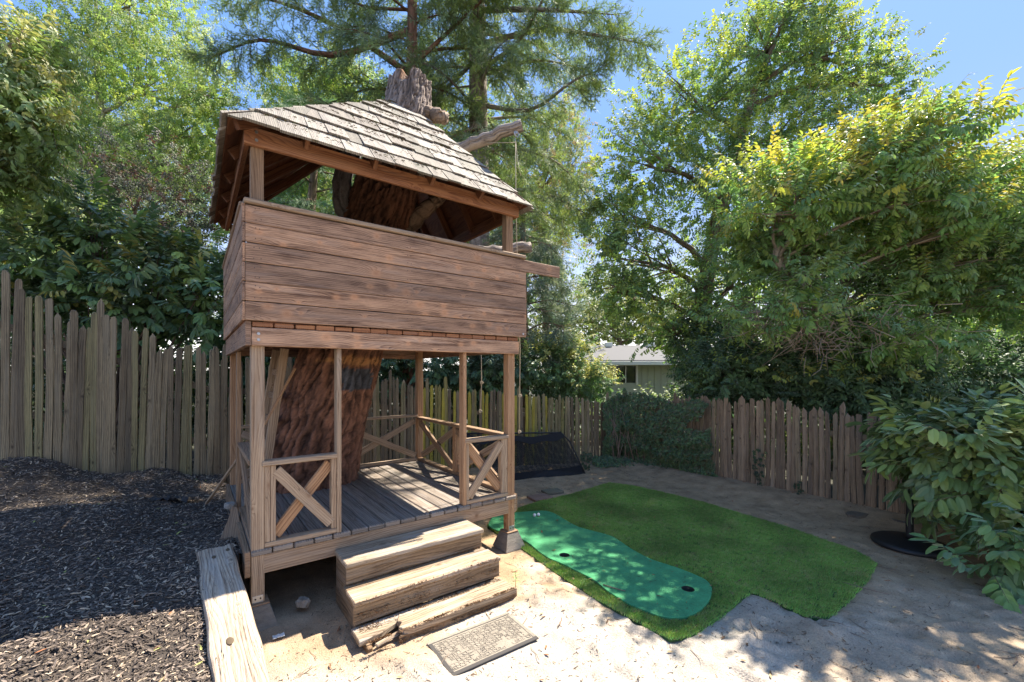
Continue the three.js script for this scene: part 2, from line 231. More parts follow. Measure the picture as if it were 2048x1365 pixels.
// ---------------------------------------------------------------- the treehouse
const house = thing('wooden_treehouse', 'two storey wooden treehouse with shingled roof round a tree trunk', 'treehouse', [TH.x, 0, TH.z], TH.turn);
function bd(name, mat, x0, x1, y0, y1, b0, b1, parent = house, ch = 0.004, jit = 0.0008) {
  const m = mesh(name, cbox(x1 - x0, y1 - y0, b1 - b0, ch), mat, parent);
  m.position.set((x0 + x1) / 2 + rr(-jit, jit), D + (y0 + y1) / 2 + rr(-jit, jit), -(b0 + b1) / 2 + rr(-jit, jit)); return m;
}
// a brace between two points given in local (x, y above deck, b)
function brace(a, b, wide, thick, mat, name = 'brace', parent = house) {
  const p = V(a[0], D + a[1], -a[2]), q = V(b[0], D + b[1], -b[2]), dir = V().subVectors(q, p), L = dir.length(); dir.normalize();
  const flat = Math.abs(a[2] - b[2]) < 1e-6 ? V(0, 0, 1) : V(1, 0, 0), m = mesh(name, cbox(L, wide, thick), mat, parent);
  const z = flat, y = V().crossVectors(z, dir).normalize(); m.quaternion.setFromRotationMatrix(new THREE.Matrix4().makeBasis(dir, y, V().crossVectors(dir, y)));
  m.position.copy(p).add(q).multiplyScalar(0.5); return m;
}
const LX = 2.48, LB = 2.43, pw = 0.089;
// corner posts, on concrete piers
for (const [x, b] of [[0, 0], [LX - pw, 0], [0, LB - pw], [LX - pw, LB - pw]]) {
  const front = b === 0;
  bd('post', x === 0 && front ? M.post : M.postWarm, x, x + pw, front ? -0.405 : -0.35, 1.683, b, b + pw);
  bd('upper_post', M.postGrey, x + 0.001, x + pw - 0.001, 1.684, 3.12, b + 0.03, b + 0.03 + pw);
  if (front) {
    const yb = x === 0 ? -0.60 : -0.585, cx = x + pw / 2, cb = b + pw / 2;
    const pr = new THREE.CylinderGeometry(0.105, 0.185, 0.17, 4, 1); pr.rotateY(Math.PI / 4);
    const pier = mesh('concrete_pier', pr.toNonIndexed(), new THREE.MeshStandardMaterial({ map: concT.map, bumpMap: concT.bump, bumpScale: 0.006, roughness: 0.95, color: new THREE.Color().setRGB(0.30, 0.275, 0.24) }), house); pier.geometry.computeVertexNormals();
    pier.position.set(cx, D + yb + 0.10, -cb);
    bd('pier_block', M.postGrey, cx - 0.075, cx + 0.075, yb + 0.186, yb + 0.2, cb - 0.075, cb + 0.075);
    const br = bd('bracket', M.metal, cx - 0.036, cx + 0.036, yb + 0.2, yb + 0.255, b - 0.004, b - 0.001);
    for (const s of [-0.016, 0.018]) { const bl = new THREE.CylinderGeometry(0.006, 0.006, 0.006, 8); bl.rotateX(Math.PI / 2); const m2 = mesh('bolt', bl, M.black, br); m2.position.set(s, 0.004, 0.003); }
  }
}
bd('post', M.postGrey, -0.012, 0.026, -0.054, 1.545, 1.18, 1.269);          // stud half way along the left side
// deck: planks run from front to back
const DP = 17; for (let i = 0; i < DP; i++) { const x0 = i * 0.1471, x1 = Math.min(LX + 0.02, x0 + 0.1471 - rr(0.006, 0.011)); bd('deck_plank', M.deck[i % 3], x0, x1, -0.043 + rr(-0.002, 0.002), rr(-0.002, 0.002), -0.012 + rr(-0.008, 0.006), LB + 0.01, house, 0.008, 0); }
bd('deck_beam', M.beamLow, 0, LX + 0.02, -0.19, -0.046, 0.0, 0.04);
bd('deck_beam', M.beamLow, 0, LX, -0.19, -0.046, LB - 0.04, LB);
bd('deck_beam', M.postGrey, -0.042, -0.004, -0.19, 0.002, -0.012, LB);
bd('deck_beam', M.postGrey, LX + 0.022, LX + 0.06, -0.19, -0.006, 0.03, LB);
for (let k = 1; k < 4; k++) bd('deck_joist', M.postGrey, 0.6 * k, 0.6 * k + 0.038, -0.185, -0.046, 0.041, LB - 0.041);
// jamb studs of the front opening
bd('stud', M.rail, 0.615, 0.653, -0.0, 1.545, -0.004, 0.085);
bd('stud', M.postWarm, 1.831, 1.869, -0.0, 1.545, -0.006, 0.083);
// rails, sills, cripples and crossed braces of the four sides
function panelX(x0, x1, b, flip, o = {}) {
  const y0 = 0.04, y1 = 0.625;
  bd('handrail', M.rail, x0 - 0.02, x1 + 0.004, 0.627, 0.667, b - 0.012, b + 0.08, house, 0.006);
  bd('sill', M.rail, x0, x1, 0.002, 0.04, b - 0.004, b + 0.085);
  for (const [c0, c1] of o.cripples ?? []) bd('cripple_stud', M.post, c0, c1, 0.041, 0.626, b + 0.006, b + 0.078);
  const a0 = o.a0 ?? x0, a1 = o.a1 ?? x1, up = [[a0, y0 + 0.03], [a1, y1 - 0.04]], dn = [[a0, y1 - 0.04], [a1, y0 + 0.05]], f = flip ? [up, dn] : [dn, up];
  brace([f[0][0][0], f[0][0][1], b + 0.022], [f[0][1][0], f[0][1][1], b + 0.022], 0.085, 0.034, M.post);
  brace([f[1][0][0], f[1][0][1], b + 0.060], [f[1][1][0], f[1][1][1], b + 0.060], 0.085, 0.034, M.postWarm);
}
panelX(0.0895, 0.614, 0.0, false, { cripples: [[0.0895, 0.128], [0.129, 0.166], [0.575, 0.614]], a0: 0.166, a1: 0.575 });
panelX(1.8695, LX - pw - 0.001, 0.0, true, { cripples: [[1.8695, 1.906], [2.31, LX - pw - 0.001]], a0: 1.906, a1: 2.312 });
function sideX(x, b0, b1, skip) {
  bd('handrail', M.postGrey, x - 0.012, x + 0.085, 0.627, 0.667, b0, b1, house, 0.006);
  bd('sill', M.postGrey, x, x + 0.08, 0.002, 0.04, b0 + 0.003, b1 - 0.003);
  const n = skip ? 1 : 2, L = (b1 - b0) / n;
  for (let k = 0; k < n; k++) { const s = b0 + k * L + 0.05, e = b0 + (k + 1) * L - 0.05;
    brace([x + 0.02, 0.09, s], [x + 0.02, 0.58, e], 0.085, 0.034, M.postGrey); brace([x + 0.058, 0.58, s], [x + 0.058, 0.09, e], 0.085, 0.034, M.rail);
    if (k) bd('cripple_stud', M.postWarm, x + 0.003, x + 0.083, 0.041, 0.626, b0 + k * L - 0.04, b0 + k * L + 0.04); }
}
sideX(LX - pw, pw + 0.003, LB - pw - 0.003);
sideX(0.002, pw + 0.003, 1.17, true);
{ // back side
  const b = LB - pw; bd('handrail', M.rail, pw, LX - pw, 0.667, 0.7, b - 0.012, b + 0.085, house, 0.006); bd('sill', M.rail, pw + 0.002, LX - pw - 0.002, 0.002, 0.04, b, b + 0.08);
  for (const [s, e] of [[0.12, 1.2], [1.28, LX - 0.12]]) { brace([s, 0.08, b + 0.055], [e, 0.6, b + 0.055], 0.085, 0.034, M.rail); brace([s, 0.6, b + 0.02], [e, 0.08, b + 0.02], 0.085, 0.034, M.rail); }
}
// loft floor: beams and planks whose ends show over the front beam
bd('loft_beam', M.beam, 0.001, LX + 0.03, 1.545, 1.683, -0.038, -0.001);
bd('loft_beam', M.clad[2], -0.04, -0.002, 1.545, 1.729, -0.038, LB);
bd('loft_beam', M.clad[2], LX + 0.002, LX + 0.04, 1.56, 1.683, 0.0, LB);
bd('loft_beam', M.clad[2], 0.001, LX, 1.545, 1.683, LB + 0.001, LB + 0.039);
bd('loft_beam', M.fasciaDark, 0.005, LX - 0.005, 1.547, 1.682, pw + 0.002, pw + 0.04);
for (let i = 0; i < 17; i++) { const x0 = 0.004 + i * 0.1475; bd('loft_plank', M.fascia, x0, Math.min(LX + 0.07, x0 + 0.1475 - rr(0.004, 0.012)), 1.685 + rr(0, 0.004), 1.727 - rr(0, 0.003), -0.034 + rr(-0.006, 0.006), LB - 0.02, house, 0.006, 0); }
// loft walls of horizontal boards
for (let i = 0; i < 6; i++) {
  const y0 = 1.73 + i * 0.1445, y1 = y0 + 0.139, mt = M.clad[[0, 1, 2, 0, 1, 0][i]];
  bd('wall_board', mt, -0.0415, i === 5 ? 3.10 : 2.60 + rr(-0.004, 0.004), y0, i === 5 ? y1 - 0.01 : y1, -0.058, -0.04 + (i === 5 ? 0.003 : 0), house, 0.004, 0.0015);
  bd('wall_board', M.clad[(i + 1) % 3], -0.062, -0.0425, y0, y1, -0.056, LB + 0.02, house, 0.004, 0.0015);
  bd('wall_board', M.clad[(i + 2) % 3], LX + 0.042, LX + 0.062, y0, y1, -0.035, LB + 0.02, house, 0.004, 0.0015);
  bd('wall_board', M.clad[i % 3], -0.04, LX + 0.04, y0, y1, LB + 0.021, LB + 0.041, house, 0.004, 0.0015);
}
bd('added_dark_backing', M.addedBacking, -0.03, 2.58, 1.74, 2.585, -0.0385, -0.034); bd('added_dark_backing', M.addedBacking, -0.041, -0.037, 1.74, 2.585, -0.03, LB); bd('added_dark_backing', M.addedBacking, LX + 0.037, LX + 0.041, 1.74, 2.585, -0.03, LB);  // added dark sheets: close light leaks between boards, keep the seams dark
bd('wall_cap', M.rail, -0.052, 2.585, 2.59, 2.63, -0.075, 0.028, house, 0.008);
bd('wall_cap', M.postGrey, -0.075, 0.0, 2.589, 2.627, 0.03, LB + 0.05, house, 0.008);
bd('wall_cap', M.postGrey, LX - 0.01, LX + 0.07, 2.589, 2.627, 0.03, LB + 0.05, house, 0.008);
bd('wall_cap', M.postGrey, 0.001, LX - 0.011, 2.589, 2.627, LB - 0.03, LB + 0.05, house, 0.008);
for (let i = 0; i < 6; i++) for (const x of [0.02, 0.055, 1.22, 1.25, 2.42, 2.455]) for (const dy of [0.03, 0.108]) { const c = new THREE.CylinderGeometry(0.0042, 0.0042, 0.002, 6); c.rotateX(Math.PI / 2); const m = mesh('nail_head', c, M.nail, house); m.position.set(x + rr(-0.008, 0.008), D + 1.73 + i * 0.1445 + dy + rr(-0.006, 0.006), 0.0585); }
// coach bolts with washers
for (const [x, y, b] of [[0.045, 1.635, -0.039], [0.045, 1.59, -0.039], [0.035, 3.155, -0.01], [0.035, 3.095, -0.01], [2.55, 1.765, -0.059]]) { const c = new THREE.CylinderGeometry(0.011, 0.012, 0.006, 10); c.rotateX(Math.PI / 2); const m = mesh('bolt', c, M.metal, house); m.position.set(x, D + y, -b + 0.003); }
// roof frame
const EV = 3.146, AP = [1.7, 4.66, 1.25], RC = [[-0.145, -0.15], [2.56, -0.15], [2.56, 2.6], [-0.145, 2.6]];
bd('fascia_beam', M.fascia, -0.045, LX + 0.055, 3.055, 3.19, -0.008, 0.029);
bd('fascia_beam', M.fasciaDark, -0.045, -0.006, 3.055, 3.19, 0.03, LB + 0.03);
bd('fascia_beam', M.fasciaDark, LX + 0.015, LX + 0.054, 3.055, 3.19, 0.03, LB + 0.03);
const roof = new THREE.Group(); roof.name = 'roof'; house.add(roof);
const lp = (x, y, b) => V(x, D + y, -b);
for (let s = 0; s < 4; s++) {   // the back slope is open round the trunk: only its hip rafter stands
  const A = RC[s], B = RC[(s + 1) % 4], a = lp(A[0], EV, A[1]), bq = lp(B[0], EV, B[1]), t = lp(...AP);
  const along = V().subVectors(bq, a), W = along.length(); along.normalize();
  const foot = V().subVectors(t, a).dot(along), up = V().subVectors(t, a.clone().addScaledVector(along, foot)), L = up.length(); up.normalize();
  let nrm = V().crossVectors(along, up); if (nrm.y < 0) nrm.negate();
  const at = (x, d, h) => a.clone().addScaledVector(along, x).addScaledVector(up, d).addScaledVector(nrm, h);
  const xl = (d) => foot * d / L, xr = (d) => W + (foot - W) * d / L;
  if (s !== 2) { const sh = new MB(), p = [at(0, 0, 0), at(W, 0, 0), at(foot, L, 0)], q = [at(0, 0, 0.012), at(W, 0, 0.012), at(foot, L, 0.012)]; // boarding under the shingles
    sh.tri(p[0], p[2], p[1], [0, 0], [0.6, 2], [1.2, 0]); sh.tri(q[0], q[1], q[2], [0, 0], [1.2, 0], [0.6, 2]);
    for (let i = 0; i < 3; i++) { const j = (i + 1) % 3; sh.quad(p[i], p[j], q[j], q[i], [0, 0], [1, 0], [1, 0.03], [0, 0.03]); }
    mesh('roof_boarding', sh.geo(), M.shingUnder, roof); }
  // rafters under the boarding
  if (s !== 2) for (let k = 0; k < 4; k++) { const x = W * (0.19 + 0.2 * k), dmax = x < foot ? L * x / foot : L * (W - x) / (W - foot); if (dmax < 0.3) continue; const p = at(x, 0.02, -0.047), q = at(x, dmax - 0.06, -0.047), dir = V().subVectors(q, p), len = dir.length(); dir.normalize(); const r = mesh('rafter', cbox(len, 0.088, 0.036), s === 0 ? M.fasciaDark : M.shingUnder, roof); r.quaternion.setFromRotationMatrix(new THREE.Matrix4().makeBasis(dir, nrm, V().crossVectors(dir, nrm))); r.position.copy(p).add(q).multiplyScalar(0.5); }
  { const p = at(0.02, 0.02, -0.045), q = t.clone().addScaledVector(V(0, -1, 0), 0.09), dir = V().subVectors(q, p), len = dir.length(); dir.normalize(); const sd = V().crossVectors(dir, V(0, 1, 0)).normalize(), u2 = V().crossVectors(sd, dir); const r = mesh('hip_rafter', cbox(len * 0.98, 0.1, 0.04), M.shingUnder, roof); r.quaternion.setFromRotationMatrix(new THREE.Matrix4().makeBasis(dir, u2, sd)); r.position.copy(p).add(q).multiplyScalar(0.5); }
  // shingles in courses
  const EXP = 0.232;
  for (let d0 = -0.03; s !== 2 && d0 < L - 0.1; d0 += EXP) {
    let x = xl(Math.max(0, d0)) - rr(0, 0.05); const end = xr(Math.max(0, d0));
    while (x < end - 0.02) {
      const w = Math.min(rr(0.11, 0.27), end + 0.03 - x), dA = d0 - rr(0, 0.035), dB = Math.min(L - 0.01, d0 + EXP + 0.09);
      const lo = [Math.max(x, xl(Math.max(0, dA)) - 0.02), Math.min(x + w, xr(Math.max(0, dA)) + 0.02)], hi = [Math.max(x, xl(dB) - 0.02), Math.min(x + w, xr(dB) + 0.02)];
      const gap = 0.003; if (hi[1] < hi[0]) hi[0] = hi[1] = clamp((lo[0] + lo[1]) / 2, Math.min(xl(dB), xr(dB)), Math.max(xl(dB), xr(dB)));
      const th = rr(0.013, 0.021), hA = 0.032 + rr(-0.003, 0.011), hB = 0.014, k2 = rr(-0.006, 0.006);
      const P = [at(lo[0] + gap, dA, hA), at(lo[1] - gap, dA + k2, hA), at(hi[1] - gap, dB, hB), at(hi[0] + gap, dB, hB)], Q = [at(lo[0] + gap, dA, hA - th), at(lo[1] - gap, dA + k2, hA - th), at(hi[1] - gap, dB, hB - 0.001), at(hi[0] + gap, dB, hB - 0.001)];
      const mb = new MB(), ou = rr(0, 5), ov = rr(0, 5), uv = (lx, ld) => [(ld + ou) / 2, (lx + ov) / 0.5], u0 = uv(lo[0], dA), u1 = uv(lo[1], dA), u2 = uv(hi[1], dB), u3 = uv(hi[0], dB);
      mb.quad(P[0], P[1], P[2], P[3], u0, u1, u2, u3); mb.quad(Q[3], Q[2], Q[1], Q[0], u3, u2, u1, u0);
      mb.quad(Q[0], Q[1], P[1], P[0], u0, u1, u1, u0); mb.quad(Q[1], Q[2], P[2], P[1], u1, u2, u2, u1); mb.quad(Q[3], Q[0], P[0], P[3], u3, u0, u0, u3);
      const m = mesh('shingle', mb.geo(), M.shing[Math.floor(rnd() * 4)], roof);
      x += w;
    }
  }
  if (s === 0) { // needles and moss gathered along the courses
    const nl = new MB(); nl.quad(V(-0.012, 0, 0), V(0.012, 0, 0.001), V(0.012, 0.0012, 0.002), V(-0.012, 0.0012, 0.001)); const cnt = 5200, im = new THREE.InstancedMesh(nl.geo(), std([1, 1, 1], 1), cnt), m4 = new THREE.Matrix4();
    let miss = 0; for (let i = 0; i < cnt; i++) { im.count = i + 1; const c = Math.floor(rnd() * 9), d = c * EXP - 0.03 + (rnd() < 0.75 ? -Math.abs(rr(0, 0.045)) * rnd() - 0.004 : rr(-0.2, 0)), x = lerp(xl(Math.max(0, d)), xr(Math.max(0, d)), rnd()); if (d < -0.05 || d > L - 0.05 || n3(x * 2.5, d * 3, 3) < -0.25) { if (++miss > 60000) break; i--; continue; }
      const frac = ((d + 0.03) / EXP) % 1, h = 0.037 - 0.02 * (frac < 0 ? 1 + frac : frac) + rr(0, 0.004); const p = at(x, d, Math.max(0.018, h) + 0.004);
      m4.makeBasis(along.clone().applyAxisAngle(nrm, rr(-1.2, 1.2)), nrm, up).setPosition(p); m4.scale(V(rr(0.6, 1.5), rr(1, 5), rr(0.6, 1.6))); im.setMatrixAt(i, m4); im.setColorAt(i, new THREE.Color().setRGB(...(rnd() < 0.6 ? [0.12, 0.075, 0.035] : rnd() < 0.6 ? [0.09, 0.10, 0.03] : [0.05, 0.035, 0.02]))); }
    im.name = 'needle_litter'; im.userData.kind = 'stuff'; im.castShadow = im.receiveShadow = true; roof.add(im);
  }
}

// ---------------------------------------------------------------- steps up to the deck
const steps = thing('wooden_steps', 'weathered three tread wooden steps in front of the treehouse deck, lowest tread broken', 'steps', [TH.x, 0, TH.z], TH.turn);
const sb = (name, mat, x0, x1, y0, y1, b0, b1, ch) => { const m = bd(name, mat, x0, x1, y0 - D, y1 - D, b0, b1, steps, ch ?? 0.007, 0.001); return m; };
sb('tread', M.step[0], 0.59, 1.845, 0.437, 0.477, -0.36, -0.02);
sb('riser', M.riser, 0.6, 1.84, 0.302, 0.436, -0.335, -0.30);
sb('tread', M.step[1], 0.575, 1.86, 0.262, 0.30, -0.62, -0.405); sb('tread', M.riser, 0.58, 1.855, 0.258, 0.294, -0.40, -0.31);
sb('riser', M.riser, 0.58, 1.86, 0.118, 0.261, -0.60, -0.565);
{ // lowest tread: the front plank has lost its left end
  const hull = (pts, y0, y1, mat, name) => { const s = new THREE.Shape(pts.map(([x, b]) => new THREE.Vector2(x, -b))), g = new THREE.ExtrudeGeometry(s, { depth: y1 - y0, bevelEnabled: true, bevelSize: 0.005, bevelThickness: 0.005, bevelSegments: 1 }); g.rotateX(Math.PI / 2); const u = g.attributes.uv, p = g.attributes.position; for (let i = 0; i < u.count; i++) u.setXY(i, p.getX(i) / 2 + 0.3, (p.getZ(i) + p.getY(i)) / 0.5); const m = mesh(name, g, mat, steps); m.position.y = y1; m.scale.z = 1; return m; };
  hull([[0.9, -0.655], [0.98, -0.69], [1.02, -0.68], [1.84, -0.68], [1.845, -0.86], [0.92, -0.865], [0.86, -0.845], [0.84, -0.80], [0.88, -0.76], [0.86, -0.72]], 0.085, 0.12, M.step[1], 'tread');
  hull([[0.565, -0.605], [1.85, -0.6], [1.85, -0.672], [1.3, -0.674], [1.05, -0.665], [0.88, -0.70], [0.72, -0.765], [0.565, -0.785]], 0.078, 0.108, M.step[0], 'tread');
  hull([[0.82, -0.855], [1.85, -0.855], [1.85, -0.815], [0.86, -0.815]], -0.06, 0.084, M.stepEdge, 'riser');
  sb('loose_splinter', M.step[0], 0.66, 0.86, 0.055, 0.075, -0.815, -0.78).rotation.y = 0.25;
  sb('stringer_end', M.stepEdge, 0.6, 0.64, -0.05, 0.07, -0.83, -0.62);
}
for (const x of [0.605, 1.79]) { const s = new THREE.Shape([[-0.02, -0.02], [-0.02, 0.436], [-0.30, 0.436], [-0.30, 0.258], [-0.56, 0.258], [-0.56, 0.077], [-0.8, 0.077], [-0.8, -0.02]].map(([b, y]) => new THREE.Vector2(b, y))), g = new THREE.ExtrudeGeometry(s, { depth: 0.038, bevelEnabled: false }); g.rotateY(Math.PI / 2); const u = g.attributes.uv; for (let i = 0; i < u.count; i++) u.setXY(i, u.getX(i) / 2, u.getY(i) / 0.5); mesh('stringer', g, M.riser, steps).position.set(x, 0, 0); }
{ // brown needle litter caught on treads and risers
  const g = new MB(); g.quad(V(-0.011, 0, 0), V(0.011, 0, 0), V(0.011, 0.001, 0.0018), V(-0.011, 0.001, 0.0018)); const cnt = 3800, im = new THREE.InstancedMesh(g.geo(), std([1, 1, 1], 1), cnt), m4 = new THREE.Matrix4(), q = new THREE.Quaternion();
  const spots = [[0.30, -0.31, -0.36, 1], [0.108, -0.605, -0.70, 3], [0.12, -0.845, -0.865, 2.2], [0.30, -0.61, -0.623, 1.2], [0.06, -0.856, -0.862, 1.6], [0.2, -0.601, -0.604, 0.8]], tot = spots.reduce((a, s) => a + s[3], 0);
  for (let i = 0; i < cnt; i++) { let r = rnd() * tot, s = spots[0]; for (const t of spots) { if ((r -= t[3]) < 0) { s = t; break; } } let x = rr(0.6, 1.83), y = s[0] + rr(0, 0.006), b = rr(s[1], s[2]); if (n3(x * 4, s[0] * 9, 2) < -0.15) x = rr(0.6, 1.83); if (s[2] - s[1] > -0.02) y = s[0] - Math.abs(rr(0, 0.07)) * rnd();
    q.setFromEuler(new THREE.Euler(rr(-0.6, 0.6), rr(-1.6, 1.6), rr(-0.4, 0.4))); m4.compose(V(x, y + 0.003, -b + 0.002), q, V(rr(0.5, 1.5), rr(1, 3), rr(0.7, 1.8))); im.setMatrixAt(i, m4); im.setColorAt(i, new THREE.Color().setRGB(...(rnd() < 0.5 ? [0.22, 0.11, 0.045] : rnd() < 0.5 ? [0.32, 0.21, 0.10] : [0.10, 0.055, 0.025]))); }
  im.name = 'needle_litter'; im.userData.kind = 'stuff'; steps.add(im);
}

// ---------------------------------------------------------------- the trunk that grows through the treehouse
{
  const tr = thing('tree_trunk', 'thick leaning bark covered tree trunk with sawn broken top through the treehouse', 'tree trunk', [-2.572,0.366,-5.3]);
  const base = tr.position.clone();
  const path = [[-2.654,-0.022,-5.34], [-2.523,0.614,-5.3], [-2.319,1.364,-5.26], [-2.082,2.177,-5.24], [-1.843,3.025,-5.24], [-1.64,3.824,-5.24], [-1.468,4.499,-5.24], [-1.312,5.125,-5.28], [-1.286,5.336,-5.3], [-1.261,5.566,-5.3]].map((a) => V(...a).sub(base));
  const R = [0.62, 0.54, 0.50, 0.465, 0.42, 0.375, 0.33, 0.285, 0.26, 0.235], curve = new THREE.CatmullRomCurve3(path), RS = 150, CS = 300;
  const patch = V(...[-1.808,1.866,-4.79]).sub(base), gold = V(...[-1.774,2.079,-4.79]).sub(base), burl = V(...[-1.504,3.631,-4.86]).sub(base);
  const pos = [], uv = [], col = [], idx = [];
  for (let j = 0; j <= CS; j++) { const t = j / CS, c = curve.getPoint(t), f = t * 9, i0 = Math.min(8, Math.floor(f)), r0 = lerp(R[i0], R[i0 + 1], f - i0), wy = c.y + base.y;
    for (let i = 0; i <= RS; i++) { const a = (i / RS) * Math.PI * 2, ca = Math.cos(a), sa = Math.sin(a);
      const tf = sstep(wy, 4.2, 4.9), fq = lerp(5.5, 3.0, tf), wx = n3(ca * 2.2, sa * 2.2, c.y * 1.1) * 0.5, rid = Math.abs(n3(ca * fq + wx, sa * fq + wx, c.y * 1.7 + n3(ca, sa, c.y) * 0.5)) , fine = n3(ca * 17, sa * 17, c.y * 9) , rid2 = Math.abs(n3(ca * 12 + wx, sa * 12, c.y * 4.2)), rdg = Math.abs(Math.sin(a * 12 + 2.6 * n3(ca * 1.6, sa * 1.6, c.y * 1.5) + 0.9 * n3(ca * 5, sa * 5, c.y * 4))), plate = lerp(sstep(rdg, 0.06, 0.62) * (0.66 + 0.34 * sstep(rid2, 0.0, 0.16)), sstep(rid, 0.015, 0.26) * (0.62 + 0.38 * sstep(rid2, 0.0, 0.22)), 0.25 + 0.5 * tf);
      let r = r0 * (1 + 0.07 * n3(ca, sa, c.y * 0.8)) + 0.065 * (plate - 0.6) * (1 - 0.55 * sstep(wy, 4.2, 4.9)) + 0.008 * fine;
      let p = V(c.x + ca * r, c.y, c.z + sa * r), kb = p.distanceTo(burl); if (kb < 0.2) p.addScaledVector(V(-0.1, 0, 1), 0.06 * (1 - (kb / 0.2) ** 2));
      if (j >= CS - 26) { const q = (j - CS + 26) / 26; p.y += q * (0.05 * n3(ca * 0.9, sa * 0.9, 4) + 0.012 * n3(ca * 2, sa * 2, 8) - 0.10 * Math.exp(-((ca - 0.05) ** 2) / 0.05) * (sa > 0 ? 1 : 0)); if (sa > 0) { const cut = Math.exp(-((ca + 0.02) ** 2) / 0.03) * 0.09 * q; p.z -= cut; } }
      pos.push(p.x, p.y, p.z); uv.push(i / RS * 2, c.y * 0.5);
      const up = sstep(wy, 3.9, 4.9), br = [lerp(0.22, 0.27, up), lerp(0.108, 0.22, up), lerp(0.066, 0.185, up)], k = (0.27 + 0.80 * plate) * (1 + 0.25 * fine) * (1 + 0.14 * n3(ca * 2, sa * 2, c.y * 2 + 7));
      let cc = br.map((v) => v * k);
      const dg = p.distanceTo(gold), gl = sstep(0.30 - Math.abs(p.y - gold.y) * 3.4 - Math.abs(p.x - gold.x) * 0.55 + 0.1 * n3(p.x * 9, p.y * 9, p.z * 9), 0.02, 0.16); cc = [lerp(cc[0], 0.40, gl), lerp(cc[1], 0.21, gl), lerp(cc[2], 0.085, gl)];
      const pt = (Math.abs(p.x - patch.x) < 0.12 + 0.015 * n3(p.y * 20, 1, 1) && Math.abs(p.y - patch.y) < 0.125 + 0.02 * n3(p.x * 20, 2, 1) && sa > 0.1) ? 1 : 0; if (pt) cc = [0.075 * k, 0.085 * k, 0.105 * k];
      if (j > CS - 20 && sa > 0 && Math.abs(ca + 0.02) < 0.28) cc = [0.27 * k, 0.15 * k, 0.08 * k];
      col.push(...cc);
    } }
  for (let j = 0; j < CS; j++) for (let i = 0; i < RS; i++) { const a = j * (RS + 1) + i, b = a + 1, c = a + RS + 1, d = c + 1; idx.push(a, c, b, b, c, d); }
  { const top = curve.getPoint(1), o = pos.length / 3, ring = CS * (RS + 1); pos.push(top.x, top.y - 0.1, top.z); uv.push(0.5, 0.5); col.push(0.16, 0.11, 0.07); for (let i = 0; i < RS; i++) idx.push(ring + i, o, ring + i + 1); }
  const g = new THREE.BufferGeometry(); g.setAttribute('position', new THREE.Float32BufferAttribute(pos, 3)); g.setAttribute('uv', new THREE.Float32BufferAttribute(uv, 2)); g.setAttribute('color', new THREE.Float32BufferAttribute(col, 3)); g.setIndex(idx); g.computeVertexNormals();
  mesh('trunk', g, new THREE.MeshStandardMaterial({ map: barkT.map, bumpMap: barkT.bump, bumpScale: 0.012, roughness: 0.95, vertexColors: true }), tr);
  const limb = (a, r0, r1, mat, n = 1) => { const cv = new THREE.CatmullRomCurve3(a.map((q) => V(...q).sub(base))), N2 = 26, pts = cv.getPoints(N2).map((p, i) => p.add(V(n3(i * 0.3, 1, n) * 0.03, n3(i * 0.3, 2, n) * 0.02, n3(i * 0.3, 3, n) * 0.03))); return mesh('limb_stub', tube(pts, pts.map((_, i) => lerp(r0, r1, i / N2) * (1 + 0.10 * n3(i * 0.45, n, 5))), 14), mat, tr); };
  const grey = bark([0.36, 0.31, 0.26], 0.015), pale = bark([0.27, 0.27, 0.28], 0.03), brown = bark([0.30, 0.23, 0.17], 0.015);
  limb([[-1.701,3.444,-5.2], [-1.907,3.684,-5.1], [-2.013,4.005,-5.08], [-2.017,4.456,-5.15], [-1.896,4.781,-5.25]], 0.115, 0.10, pale, 2);
  limb([[-1.392,4.218,-5.3], [-0.895,4.603,-5.3], [-0.39,4.766,-5.2], [0.118,4.881,-5.05]], 0.085, 0.068, grey, 3);
  limb([[-1.423,3.659,-5.3], [-1.091,3.988,-5.35], [-0.88,4.185,-5.4]], 0.13, 0.06, brown, 4);
  limb([[-1.509,3.53,-5.5], [-0.443,3.589,-5.9], [0.253,3.716,-6]], 0.11, 0.075, grey, 5);
  limb([[-1.174,5.162,-5.3], [-0.963,5.09,-5.2], [-0.823,5.029,-5.16]], 0.10, 0.07, brown, 6);
}

